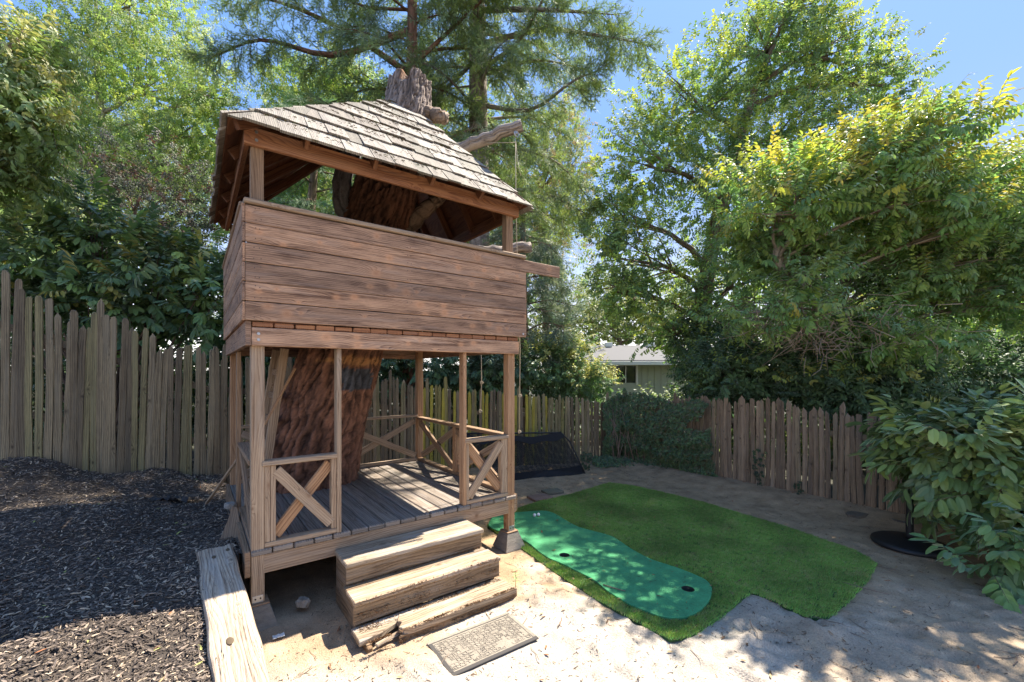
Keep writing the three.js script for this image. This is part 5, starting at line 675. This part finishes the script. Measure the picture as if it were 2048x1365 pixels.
// --- laurel bush at the right edge, big hanging leaves
{
  const blobs = [{c:[4.621,1.069,-4.5],r:[0.396,0.348,0.372]}, {c:[4.854,1.073,-4.4],r:[0.438,0.284,0.361]}, {c:[5.027,0.941,-4.2],r:[0.419,0.468,0.443]}, {c:[4.744,0.791,-4.3],r:[0.353,0.202,0.277]}, {c:[4.551,1.179,-4.7],r:[0.231,0.264,0.248]}, {c:[5.722,1.222,-4.6],r:[0.324,0.297,0.31]}, {c:[5.209,1.287,-4.6],r:[0.324,0.129,0.226]}];
  const t = shrub('laurel_bush', 'large laurel bush with big glossy oval leaves at right over the umbrella base', 'shrub', [5.592,0.06,-4.742], blobs, G.laurel, LM.thick, 900, { cols: [[0.17, 0.29, 0.075], [0.13, 0.23, 0.07], [0.23, 0.34, 0.075]], youngBacklit: [[0.383, 0.500, 0.113]], youngBacklitP: 0.25, seed: 21, pieces: 130, gap: -0.45, size: [0.85, 1.2], up: -0.05, out: 0.9, stems: 5, stemR: 0.018, shell: 0.5 });
  const low = [{c:[4.281,0.226,-3.8],r:[0.214,0.089,0.151]}, {c:[4.429,0.345,-3.7],r:[0.195,0.147,0.171]}, {c:[4.66,0.547,-3.8],r:[0.178,0.178,0.178]}]; for (const g of G.laurel) crown(t, g, LM.thick, low, 34, { name: 'foliage', cols: [[0.191, 0.360, 0.102], [0.158, 0.293, 0.102]], pieces: 20, seed: 22, gap: -1, size: [0.8, 1.05], up: 0.0, out: 0.8 });
}
// --- ivy over the fence corner
{
  const iv = new MB(); { const P = []; for (let i = 0; i <= 10; i++) { const a = -Math.PI / 2 + i / 10 * Math.PI * 2, r = [0.3, 0.75, 0.5, 0.95, 0.55, 1.25, 0.55, 0.95, 0.5, 0.75, 0.3][i]; P.push(V(Math.cos(a) * r * 0.032, Math.sin(a) * r * 0.032 + 0.012, 0.006 * Math.cos(i * 2))); } const c = V(0, 0.01, -0.004); for (let i = 0; i < 10; i++) iv.tri(c, P[i], P[i + 1], 0, 0, 0, jc(0.12)); }
  const t = thing('ivy', 'mound of dark ivy growing over the fence corner', 'ivy', [2.45, 0, -9.1]);
  const leafAt = () => { const u = rnd(); let p, n; if (u < 0.82) { const px = rr(-1.0, 1.02), y = rr(0.02, 1); const on = px < 0 ? V(F0[0] + px * 0.5, 0, F0[1] + 0.2 * -px * 0.5) : V(lerp(F0[0], F1[0], px * 0.47), 0, lerp(F0[1], F1[1], px * 0.47)); n = px < 0 ? V(0.2, 0.1, 1) : V(-0.8, 0.1, 0.6); const edge = 1.52 - 0.22 * px * px + 0.12 * n3(px * 3, 1, 2) - (px < -0.3 ? 0.25 * (-px - 0.3) : 0); const w = 1 - 0.15 * sstep(Math.abs(px), 0.75, 1); const h = y * edge; if (n3(px * 2.4, h * 2.4, 5) < -0.85 + 0.75 * sstep(Math.abs(px), 0.7, 1)) return null; const bulge = 0.10 + 0.24 * Math.sin(Math.min(1, h / 1.3) * 2.6) * w + 0.08 * n3(px * 3, h * 3, 7); p = on.add(V(0, h + 0.03, 0)).addScaledVector(n.clone().normalize(), Math.max(0.05, bulge) * rr(0.75, 1.0)); } else { const a = rr(-0.9, 0.55), b = Math.abs(rr(0, 0.5)) * rnd(); p = V(F0[0] + a * 0.9 + 0.1, rr(0.04, 0.2) * (1 - b), F0[1] + 0.35 + b + Math.max(0, a) * 0.9); n = V(0, 0.8, 0.6); } return { p: p.sub(t.position), n: n.normalize() }; };
  const im = new THREE.InstancedMesh(iv.geo(true), LM.mid, 10500), m4 = new THREE.Matrix4(), c = new THREE.Color(); let k = 0; for (let i = 0; i < 22000 && k < 10500; i++) { const l = leafAt(); if (!l) continue; const nn = l.n.clone().add(V(rr(-0.6, 0.6), rr(-0.2, 0.8), rr(-0.6, 0.6))).normalize(), dn = V(rr(-0.5, 0.5), -1, rr(-0.3, 0.3)); dn.addScaledVector(nn, -dn.dot(nn)).normalize(); const s = rr(0.85, 1.6); m4.makeBasis(V().crossVectors(dn, nn), dn, nn).scale(V(s, s, s)).setPosition(l.p); im.setMatrixAt(k, m4); const v = rr(0.7, 1.3), col = pick([[0.12, 0.23, 0.08], [0.15, 0.26, 0.08], [0.09, 0.18, 0.07], [0.19, 0.2, 0.085]]); im.setColorAt(k, c.setRGB(col[0] * v, col[1] * v, col[2] * v)); k++; } im.count = k; im.name = 'foliage'; im.userData.kind = 'stuff'; t.add(im);
  const gs = []; for (let i = 0; i < 14; i++) { const x = rr(-0.5, 0.6), on = x < 0 ? V(x * 0.75, 0, 0.2) : V(x * 0.8, 0, x * 1.1 + 0.2); gs.push(tube([on, on.clone().add(V(rr(-0.2, 0.2), 0.6, 0)), on.clone().add(V(rr(-0.3, 0.3), 1.2, -0.05))], [0.012, 0.009, 0.005], 5)); } mesh('stems', mergeGeometries(gs), TW.twig, t);
  const small = (label, at, n, hgt, r) => { const s = thing('ivy_sprig', label, 'ivy', at); const q = new THREE.InstancedMesh(im.geometry, LM.mid, n); for (let i = 0; i < n; i++) { const h = rnd() * hgt, nn = V(rr(-0.8, 0.4), rr(0, 0.8), 1).normalize(), dn = V(rr(-0.5, 0.5), -1, 0.2); dn.addScaledVector(nn, -dn.dot(nn)).normalize(); const sc = rr(0.7, 1.2); m4.makeBasis(V().crossVectors(dn, nn), dn, nn).scale(V(sc, sc, sc)).setPosition(V(rr(-r, r) * (0.4 + h), h, rr(-r, r) * 0.6)); q.setMatrixAt(i, m4); q.setColorAt(i, c.setRGB(0.05 * rr(0.7, 1.4), 0.095 * rr(0.7, 1.3), 0.03)); } q.name = 'foliage'; q.userData.kind = 'stuff'; s.add(q); mesh('stem', tube([V(0, -0.03, 0), V(0.02, hgt * 0.5, 0.01), V(-0.01, hgt, 0)], [0.006, 0.005, 0.003], 5), TW.twig, s); };
  small('thin strand of ivy climbing the right fence', [4.0, 0.1, -6.92], 46, 0.62, 0.10); small('small leafy plant at the foot of the back fence beside the net', [1.457,0.03,-8.399], 60, 0.36, 0.16); small('tiny ivy shoot low on the right fence, right of the stone slab', [4.32, 0.12, -6.43], 16, 0.2, 0.09);
}
// --- seedling by the steps
{ const t = thing('seedling', 'small seedling with pale green leaves beside the lowest step', 'plant', [0.031,0.04,-3.816]), mb = new MB(); for (let i = 0; i < 9; i++) { const a = i * 2.4, h = 0.03 + i * 0.010; leaf(mb, V(0, h, 0), V(Math.cos(a), 0.35, Math.sin(a)), Y, rr(0.03, 0.045), 0.024, { seg: 3, col: jc() }); } mesh('leaves', mb.geo(true), new THREE.MeshPhysicalMaterial({ color: new THREE.Color().setRGB(0.3, 0.42, 0.15), vertexColors: true, roughness: 0.9, transmission: 0.4, side: THREE.DoubleSide }), t); mesh('stem', tube([V(0, -0.02, 0), V(0.004, 0.06, 0), V(0, 0.12, 0)], [0.003, 0.0025, 0.0015], 5), std([0.2, 0.25, 0.1]), t); }
// --- left: laurel behind the fence, reddish maple, bright deciduous trees, big leaved tree at the edge
shrub('laurel_shrub', 'dark laurel shrub with large oval leaves rising above the left fence', 'shrub', [-6.829,0.388,-7.2], [{c:[-7.665,3.796,-7],r:[0.78,0.533,0.657]}, {c:[-6.829,4.018,-7.2],r:[0.844,0.633,0.739]}, {c:[-5.939,3.533,-7.3],r:[0.727,0.77,0.749]}, {c:[-6.533,3.005,-7.2],r:[1.097,0.506,0.802]}, {c:[-5.183,3.005,-7.2],r:[0.295,0.591,0.443]}, {c:[-7.911,3.14,-7],r:[0.492,0.41,0.451]}, {c:[-7.208,4.651,-7.2],r:[0.253,0.422,0.338]}, {c:[-8.732,3.632,-7],r:[0.574,0.739,0.657]}, {c:[-5.487,3.928,-7.5],r:[0.396,0.44,0.418]}], G.laurel, LM.thick, 1500, { cols: [[0.15, 0.27, 0.075], [0.10, 0.19, 0.07], [0.21, 0.33, 0.07]], youngBacklit: [[0.383, 0.500, 0.090], [0.494, 0.450, 0.090]], youngBacklitP: 0.3, seed: 31, pieces: 145, gap: -0.35, size: [0.8, 1.15], stems: 4, stemR: 0.03, bark: TW.brown });
tree('maple_tree', 'small dark reddish leaved maple behind the left fence', 'tree', [-8.711,0.206,-9.6], [[-8.655,2.456,-9.6], [-8.576,4.482,-9.6], [-8.486,5.608,-9.6]], [0.07, 0.06, 0.05, 0.03], [{c:[-9.499,6.283,-9.6],r:[1.013,0.563,0.788]}, {c:[-8.148,6.452,-9.6],r:[1.125,0.675,0.9]}, {c:[-7.135,5.833,-9.6],r:[0.732,0.788,0.76]}, {c:[-8.419,5.421,-9.4],r:[1.543,0.496,1.019]}, {c:[-7.473,5.045,-9.6],r:[0.9,0.45,0.675]}], G.maple, LM.thin, 1100, { cols: [[0.07, 0.085, 0.035], [0.10, 0.05, 0.03], [0.05, 0.065, 0.035], [0.15, 0.23, 0.055]], seed: 33, gap: -0.2, size: [0.9, 1.3], bark: TW.brown, limb: 0.03 });
const bright = [[0.34, 0.46, 0.09], [0.27, 0.40, 0.08], [0.42, 0.5, 0.10], [0.2, 0.32, 0.08]];
tree('deciduous_tree', 'bright green deciduous tree with slim grey trunk left of the treehouse roof', 'tree', [-12.329,0.807,-13], [[-12.375,4.16,-13], [-12.482,7.36,-13], [-12.436,8.732,-13], [-12.634,11.018,-13], [-12.71,14.218,-13]], [0.2, 0.17, 0.15, 0.12, 0.08, 0.03], [{c:[-12.863,11.475,-13],r:[1.676,1.829,1.753]}, {c:[-11.034,10.713,-13],r:[1.981,1.981,1.981]}, {c:[-9.143,8.966,-12.6],r:[1.182,1.551,1.366]}, {c:[-13.887,9.098,-13.4],r:[1.492,1.335,1.414]}, {c:[-11.883,13.685,-14],r:[1.805,1.313,1.559]}, {c:[-12.132,8.527,-13.2],r:[2.012,1.083,1.547]}, {c:[-8.778,10.083,-12.5],r:[0.733,1.026,0.879]}, {c:[-15.822,10.895,-14],r:[1.313,2.462,1.887]}, {c:[-10.825,8.518,-13.5],r:[1.899,0.95,1.424]}], G.fine, LM.thin, 9500, { cols: bright, seed: 35, gap: -0.2, bark: TW.pale, size: [0.8, 1.2], limb: 0.06, twigs: 12, up: 0.0 });
tree('deciduous_tree', 'pale green deciduous tree low at the far left behind the laurel', 'tree', [-16.952,0.983,-15], [[-16.864,4.5,-15], [-16.952,7.313,-15]], [0.15, 0.12, 0.06], [{c:[-17.128,7.665,-15],r:[1.758,1.231,1.495]}, {c:[-16.245,6.947,-15.5],r:[1.817,1.09,1.454]}, {c:[-18.71,8.369,-15],r:[1.583,1.934,1.758]}, {c:[-17.655,5.907,-15],r:[2.11,1.231,1.671]}], G.fine, LM.thin, 3600, { cols: [[0.450, 0.500, 0.202], [0.360, 0.500, 0.158]], seed: 37, gap: -0.3, bark: TW.pale, size: [1, 1.4] });
tree('broadleaf_tree', 'big leaved tree reaching in at the top left edge, sunlit above', 'tree', [-7.6, 1, -5.6], [[-7.5, 3, -5.6], [-7.3, 4.5, -5.6], [-7.0, 6, -5.6]], [0.13, 0.11, 0.09, 0.05], [{c:[-6.657,5.856,-5.6],r:[0.492,0.492,0.492]}, {c:[-6.345,5.238,-5.5],r:[0.355,0.387,0.371]}, {c:[-6.944,4.682,-5.9],r:[0.346,0.346,0.346]}, {c:[-7.31,5.325,-5.7],r:[0.601,0.869,0.735]}, {c:[-6.752,6.711,-6.2],r:[0.254,0.218,0.236]}], G.privetBig, LM.mid, 1500, { cols: [[0.26, 0.38, 0.09], [0.2, 0.32, 0.08], [0.33, 0.43, 0.09]], youngBacklit: [[0.500, 0.500, 0.135]], youngBacklitP: 0.5, seed: 39, pieces: 145, gap: -0.4, size: [0.95, 1.3], bark: TW.brown, up: -0.1 });
// --- behind the treehouse
tree('deciduous_tree', 'light green tree behind the treehouse roof, left of the broken trunk', 'tree', [-6.302,0.063,-14], [[-6.302,4.33,-14], [-6.138,9.254,-14]], [0.2, 0.15, 0.06], [{c:[-6.959,11.141,-14],r:[1.231,0.903,1.067]}, {c:[-5.318,11.305,-14],r:[1.067,0.985,1.026]}, {c:[-6.302,9.418,-14],r:[1.805,1.149,1.477]}, {c:[-6.552,7.41,-13.5],r:[1.424,1.108,1.266]}, {c:[-7.615,8.761,-14],r:[0.903,0.985,0.944]}], G.fine, LM.thin, 5200, { cols: bright, seed: 41, gap: -0.22, bark: TW.grey, size: [0.85, 1.25] });
tree('deciduous_tree', 'airy light green tree between the treehouse and the tall evergreen', 'tree', [1.161,0.455,-15], [[1.196,4.5,-15], [1.073,8.369,-15]], [0.16, 0.12, 0.04], [{c:[0.809,8.72,-15],r:[1.407,1.495,1.451]}, {c:[1.632,7.135,-14.5],r:[1.275,1.36,1.317]}, {c:[0.633,6.258,-15],r:[1.231,1.055,1.143]}, {c:[2.216,9.248,-15],r:[0.791,1.055,0.923]}, {c:[1.744,10.945,-15.5],r:[1.09,1.09,1.09]}, {c:[-0.073,7.856,-15.5],r:[1.09,1.272,1.181]}], G.fine, LM.thin, 3900, { cols: [[0.332, 0.429, 0.117], [0.254, 0.351, 0.098], [0.429, 0.429, 0.137], [0.390, 0.293, 0.137]], seed: 43, gap: -0.05, bark: TW.brown, size: [0.8, 1.15], shell: 0.6 });
shrub('glossy_shrub', 'glossy backlit shrub behind the back fence, right of the treehouse', 'shrub', [1.069,-0.349,-10.6], [{c:[0.82,2.074,-10.6],r:[0.808,0.621,0.715]}, {c:[1.78,1.743,-10.4],r:[0.634,0.463,0.549]}, {c:[1.367,2.53,-11],r:[0.58,0.451,0.516]}], G.privet, LM.mid, 1500, { cols: [[0.142, 0.263, 0.070], [0.101, 0.202, 0.060]], youngBacklit: [[0.500, 0.500, 0.121]], youngBacklitP: 0.6, seed: 45, gap: -0.3 });
shrub('laurel_hedge', 'dark leafy hedge behind the back fence seen under the treehouse loft', 'hedge', [-1.884,-0.29,-9.8], [{c:[-3.196,2.063,-9.6],r:[0.957,0.675,0.816]}, {c:[-2.114,2.18,-9.8],r:[0.977,0.747,0.862]}, {c:[-0.985,2.067,-10],r:[0.996,0.703,0.85]}, {c:[-0.048,2.01,-10.2],r:[0.658,0.598,0.628]}, {c:[-4.232,2.225,-9.4],r:[0.937,0.882,0.909]}, {c:[-5.22,2.327,-9.2],r:[0.863,0.971,0.917]}, {c:[-5.845,2.425,-9],r:[0.422,0.844,0.633]}], G.laurel, LM.thick, 2100, { cols: dark, seed: 47, gap: -0.4, size: [0.7, 1.0], stems: 2 });
tree('deciduous_tree', 'pale yellow green tree standing behind the neighbouring house roof', 'tree', [5.824,0.467,-23], [[5.824,3.163,-23], [5.689,4.781,-23]], [0.2, 0.15, 0.06], [{c:[4.341,4.377,-23],r:[1.753,1.348,1.55]}, {c:[6.777,4.705,-23.5],r:[2.066,1.515,1.791]}, {c:[2.858,4.781,-23],r:[1.618,1.618,1.618]}, {c:[5.655,6.03,-24],r:[1.97,1.125,1.547]}, {c:[8.251,4.242,-23],r:[1.348,1.348,1.348]}], G.far, LM.thin, 1500, { cols: [[0.32, 0.38, 0.10], [0.25, 0.32, 0.09], [0.4, 0.4, 0.13]], seed: 71, gap: -0.5, bark: TW.brown, size: [0.6, 0.95] });
// --- conifers
function conifer(name, label, base, top, r0, o) {
  const t = thing(name, label, 'tree', base), b = V(...base), [, cv] = trunkOf(t, [base, [lerp(base[0], top[0], 0.5) + rr(-0.1, 0.1), (base[1] + top[1]) / 2, lerp(base[2], top[2], 0.5)], top], [r0 * 1.25, r0, r0 * 0.45], o.bark ?? TW.red), H = top[1] - base[1];
  const gl = [], spots = [], list = [...(o.limbs ?? [])].map((l) => l.map((p) => V(...p).sub(b)));
  let az = o.seed; for (let y = o.from; y < top[1] - 0.3; y += o.step) { az += 2.4 + rr(-0.5, 0.5); const t0 = (y - base[1]) / H, s = cv.getPoint(t0), L = o.len * (1 - 0.45 * (y - o.from) / (top[1] - o.from)) * rr(0.65, 1.1); if (o.skip && o.skip(Math.cos(az), Math.sin(az), y)) continue; const e = s.clone().add(V(Math.cos(az) * L, L * rr(-0.25, 0.25), Math.sin(az) * L)); list.push([s, V().lerpVectors(s, e, 0.55).add(V(0, L * 0.08, 0)), e.add(V(0, -L * 0.05, 0))]); }
  for (const pts of list) { const c = new THREE.CatmullRomCurve3(pts), L = c.getLength(), n = 12, P = c.getPoints(n); gl.push(tube(P, taper(clamp(L * 0.018, 0.015, 0.09), 0.008, n), 6));
    const nb = Math.round(L * o.dens); for (let i = 0; i < nb; i++) { const u = 0.18 + 0.82 * Math.pow((i + rnd()) / nb, 0.85), p = c.getPoint(u), T = c.getTangent(u), sd = V().crossVectors(T, Y).normalize().multiplyScalar(rnd() < 0.5 ? 1 : -1), bd = sd.clone().multiplyScalar(rr(0.4, 1)).addScaledVector(T, rr(0.2, 0.9)).add(V(0, rr(-0.75, 0.2) * (o.hang ?? 1), 0)).normalize(), bl = rr(0.25, 0.75) * (1.15 - u * 0.5) * (o.bl ?? 1), e = p.clone().addScaledVector(bd, bl); gl.push(tube([p, e], [0.007, 0.003], 4)); const ns = Math.max(3, Math.round(bl / 0.065)); for (let k = 1; k <= ns; k++) { const q = V().lerpVectors(p, e, k / ns), ax = bd.clone().add(V(rr(-0.7, 0.7), rr(-0.7, 0.25) * (o.hang ?? 1), rr(-0.7, 0.7))).normalize(); spots.push([q, ax]); } } }
  mesh('limbs', mergeGeometries(gl), o.bark ?? TW.red, t).userData.kind = 'stuff';
  G.redwood.forEach((g, gi) => { const mine = spots.filter((_, i) => i % 2 === gi), im = new THREE.InstancedMesh(g, LM.needle, mine.length), m4 = new THREE.Matrix4(), c = new THREE.Color(); mine.forEach(([p, ax], i) => { const s = rr(0.75, 1.25), v = rr(0.75, 1.25); m4.compose(p, up2(ax), V(s, s, s)); im.setMatrixAt(i, m4); const col = pick(o.cols); im.setColorAt(i, c.setRGB(col[0] * v, col[1] * v, col[2] * v)); }); im.name = 'crown'; im.userData.kind = 'stuff'; im.castShadow = im.receiveShadow = true; t.add(im); });
  return t;
}
const rw = [[0.23, 0.34, 0.095], [0.19, 0.28, 0.095], [0.32, 0.42, 0.10], [0.16, 0.25, 0.10]];
conifer('redwood_tree', 'redwood tree behind the broken trunk with a long bare limb reaching left', [-2.401,0.169,-9.8], [-2.275,12.577,-9.8], 0.17, { from: 6.0, step: 0.22, len: 2.9, dens: 14, seed: 1.1, cols: rw, skip: (c, s, y) => s > 0.55 && y < 8.5, limbs: [[[-2.321,8.786,-9.8], [-3.681,9.477,-9.4], [-4.896,9.758,-9], [-6.128,9.842,-8.8]], [[-2.321,7.982,-9.8], [-3.421,7.633,-9.6], [-4.232,7.956,-9.4]], [[-2.298,9.82,-9.8], [-3.841,8.65,-9], [-5.14,8.733,-8.7], [-6.14,8.251,-8.6]], [[-2.275,9.016,-9.8], [-1.508,9.547,-9.6], [-0.595,10.215,-9.4], [0.28,10.848,-9.2]], [[-2.298,7.063,-9.8], [-3.064,6.767,-9.9], [-3.798,6.112,-10]], [[-2.275,10.279,-9.8], [-3.35,10.05,-9.4], [-4.31,10.325,-9.1]]] });
conifer('redwood_tree', 'large redwood tree with thick trunk right of the broken trunk and spreading limbs', [-0.778,0.006,-10.7], [-0.953,16.564,-10.7], 0.235, { bark: TW.grey, from: 5.2, step: 0.22, len: 3.0, dens: 14, seed: 2.6, cols: rw, skip: (c, s, y) => s > 0.5 && y < 8, limbs: [[[-0.828,9.539,-10.7], [0.072,9.782,-10.2], [0.644,9.81,-9], [1.002,10.662,-8.9]], [[-0.928,9.79,-10.7], [-1.526,9.028,-10.5], [-1.961,8.527,-10.2], [-2.363,8.017,-9]], [[-0.803,10.166,-10.7], [0.657,9.98,-10], [1.732,8.993,-8.9], [2.744,8.728,-8.8]], [[-0.803,8.661,-10.7], [0.43,8.228,-10.2], [1.329,8.122,-9], [1.836,8.262,-8.9]], [[-0.778,7.532,-10.7], [0.32,7.428,-10.5], [1.148,6.912,-10.2], [1.865,6.075,-10.2]], [[-0.828,8.159,-10.7], [-1.621,7.071,-9.6], [-2.574,7.522,-9.8]], [[-0.828,11.044,-10.7], [0.802,9.599,-9], [2.228,9.326,-8.8]]] });
conifer('conifer_tree', 'bluish green conifer with hanging sprays beside the right end of the loft wall', [0.335,-0.436,-11], [0.284,6.141,-11], 0.12, { from: 2.0, step: 0.14, len: 1.5, dens: 15, seed: 0.4, hang: 1.5, cols: [[0.151, 0.231, 0.142], [0.121, 0.202, 0.121], [0.222, 0.282, 0.151]], bark: TW.brown });
conifer('conifer_tree', 'green conifer seen through the loft opening left of the trunk', [-5.716,0.13,-11.5], [-5.177,9.298,-11.5], 0.14, { from: 3.2, step: 0.20, len: 2.0, dens: 12, seed: 3.4, cols: [[0.121, 0.263, 0.111], [0.101, 0.222, 0.101], [0.181, 0.322, 0.101]], bark: TW.brown });
// --- far trees that read as one wood
{
  const t = thing('far_trees', null, null, [0, -0.6, -26]); tag(t, 'distant wood of mixed green trees behind the garden', null, null, 'stuff');
  const blobs = []; for (const [px, py, rx, ry, d] of [[-150, 420, 200, 330], [60, 480, 220, 260], [280, 500, 220, 230], [480, 520, 200, 260], [680, 480, 200, 250], [880, 480, 200, 260], [1060, 560, 150, 190], [1250, 640, 160, 110], [1420, 610, 160, 160], [1620, 590, 180, 190], [1850, 590, 200, 220], [2080, 560, 200, 260], [960, 350, 120, 200], [330, 330, 200, 120], [760, 330, 180, 180]].map((a) => [...a, 26 + 3 * Math.sin(a[0])])) blobs.push({ c: [(px - 1024) / 853 * d, 1.95 - (py - 745) / 853 * d, -d], r: [rx / 853 * d, ry / 853 * d, 3] });
  crown(t, G.far[0], LM.thin, blobs, 15000, { name: 'foliage', cols: [[0.242, 0.343, 0.121], [0.181, 0.282, 0.101], [0.322, 0.403, 0.142], [0.403, 0.424, 0.181]], seed: 51, gap: -0.45, size: [0.9, 1.5], shell: 0.5 });
}
{
  const t = thing('undergrowth', null, null, [0, 0, -10]); tag(t, 'dense low undergrowth of mixed green leaves beyond the fences', null, null, 'stuff');
  const blobs = [{c:[-11.4,1.801,-8.5],r:[1.196,1.893,1.545]}, {c:[-10.382,1.792,-9],r:[1.266,2.005,1.635]}, {c:[-9.177,1.449,-9.5],r:[1.336,1.782,1.559]}, {c:[-7.629,1.318,-9.8],r:[1.264,1.608,1.436]}, {c:[-6.365,1.203,-9.8],r:[0.919,1.379,1.149]}, {c:[-4.926,1.036,-10.4],r:[1.463,1.341,1.402]}, {c:[-3.147,0.854,-11],r:[1.419,1.161,1.29]}, {c:[-1.132,0.804,-11.5],r:[1.483,1.213,1.348]}, {c:[1.051,0.705,-11.8],r:[1.522,1.176,1.349]}, {c:[3.179,0.473,-12],r:[1.266,0.703,0.985]}, {c:[4.72,0.596,-11],r:[1.419,1.032,1.225]}, {c:[6.049,0.602,-10],r:[1.407,1.055,1.231]}, {c:[7.132,0.737,-9],r:[1.372,1.055,1.213]}, {c:[8.229,0.748,-8.2],r:[1.346,1.154,1.25]}, {c:[9.23,0.747,-7.6],r:[1.247,1.336,1.292]}];
  for (const g of G.privet) crown(t, g, LM.mid, blobs, 4200, { name: 'foliage', cols: [[0.07, 0.13, 0.04], [0.055, 0.105, 0.035], [0.1, 0.17, 0.04], [0.2, 0.26, 0.06]], seed: 61, gap: -0.6, size: [1.1, 1.7], shell: 0.7 });
}
// ---------------------------------------------------------------- litter on the ground
{
  const leafCols = [[0.34, 0.21, 0.10], [0.22, 0.12, 0.06], [0.42, 0.30, 0.15], [0.13, 0.075, 0.04], [0.30, 0.12, 0.05]];
  scatter('fallen_leaves', 'dry fallen leaves scattered on sand, turf and mulch', dryLeaf, dry, 950, () => { const u = rnd(); let x, z, y; if (u < 0.22) { const d = rr(1.4, 6.2); x = mulchRight(-d) - 0.1 - rr(0, 1) * 3.6; z = -d; if (d < 3.3 && x > mulchRight(z) - 0.15) return null; y = mulchY(x, z) + 0.014; } else { x = rr(-1.4, 5.2); z = rr(-9, -1.6); if (fenceDist(x, z) * fenceDist(1, -4) < 0) return null; const [lx, b] = toLocal(x, z); if (lx > -0.1 && lx < 2.6 && b > -0.9 && b < 0.1) return null; if (lx < -0.05 && b > -0.2) return null; y = ground(x, z) + 0.006; if (inPoly(fringePts, x, z)) { if (rnd() < 0.6) return null; y = 0.068; } } const s = rr(0.012, 0.028); return { pos: [x, y, z], rot: [rr(-0.3, 0.3), rr(0, 6.28), rr(-0.3, 0.3)], scale: [s, s, s * rr(0.6, 1.1)], col: u < 0.22 && rnd() < 0.35 ? [0.36, 0.36, 0.10] : pick(leafCols) }; });
  const bit = new MB(); bit.quad(V(-1, 0, -0.25), V(1, 0, -0.3), V(1, 0.1, 0.2), V(-1, 0.15, 0.3)); bit.quad(V(-1, 0.15, 0.3), V(1, 0.1, 0.2), V(0.9, 0, 0.4), V(-0.9, 0, 0.45));
  scatter('ground_debris', 'small dark bits of bark and needles on the ground', bit.geo(), dry, 9000, () => { const u = rnd(); let x = rr(-1.6, 5.4), z = -(1.7 + 7.6 * Math.pow(rnd(), 1.4)); if (fenceDist(x, z) * fenceDist(1, -4) < 0) return null; const [lx, b] = toLocal(x, z); if (lx < -0.04 && b > -0.6) return null; if (lx > -0.1 && lx < 2.6 && b > -0.9 && b < 2.4 && rnd() < 0.35) return null; if (inPoly(fringePts, x, z) && rnd() < 0.8) return null; if (n3(x * 1.2, z * 1.2, 3) < -0.1 && rnd() < 0.7) return null; const onP = inPoly(puttPts, x, z), s = rr(0.0035, 0.011); return { pos: [x, onP ? 0.063 : inPoly(fringePts, x, z) ? 0.068 : ground(x, z) + 0.002, z], rot: [rr(-0.2, 0.2), rr(0, 6.28), rr(-0.2, 0.2)], scale: [s * rr(0.7, 2), s, s * rr(0.4, 1)], col: rnd() < 0.6 ? [0.06, 0.042, 0.03] : [0.16, 0.10, 0.055] }; });
  scatter('twig_litter', 'thin twigs lying on sand and dirt', tube([V(-1, 0.06, 0), V(-0.2, 0.02, 0.08), V(0.4, 0.05, -0.03), V(1, 0, 0.1)], [0.03, 0.032, 0.026, 0.012], 4), TW.twig, 260, () => { const x = rr(-1.4, 5), z = -(1.8 + 6.8 * rnd()); if (fenceDist(x, z) * fenceDist(1, -4) < 0 || inPoly(fringePts, x, z)) return null; const [lx, b] = toLocal(x, z); if (lx < -0.05 && b > -0.8) return null; if (lx > -0.1 && lx < 2.6 && b > -0.9 && b < -0.0) return null; const s = rr(0.03, 0.12); return { pos: [x, ground(x, z) + 0.003, z], rot: [rr(-0.08, 0.08), rr(0, 6.28), 0], scale: [s, s * 0.7, s], col: [1, 1, 1] }; });
  for (const [label, at, L, turn] of [['thin curved twig lying on the putting surface', [0.89,0.066,-3.72], 0.1, -0.6], ['dark stick on the dirt at the far right corner of the turf', [3.098,0.05,-3.743], 0.16, -0.75], ['upright thin twig in the sand right of the doormat', [0.367,0.04,-3.258], 0.07, 1.2]]) { const m = mesh('twig', tube([V(-1, 0.03, 0), V(-0.2, 0.05, 0.09), V(0.5, 0.04, 0.05), V(1, 0.02, -0.05)].map((p) => p.multiplyScalar(L)), [0.004, 0.005, 0.004, 0.003], 6), TW.twig); m.position.set(...at); m.rotation.y = turn; tag(m, label, 'twig'); }
}
renderer.render(scene, camera);
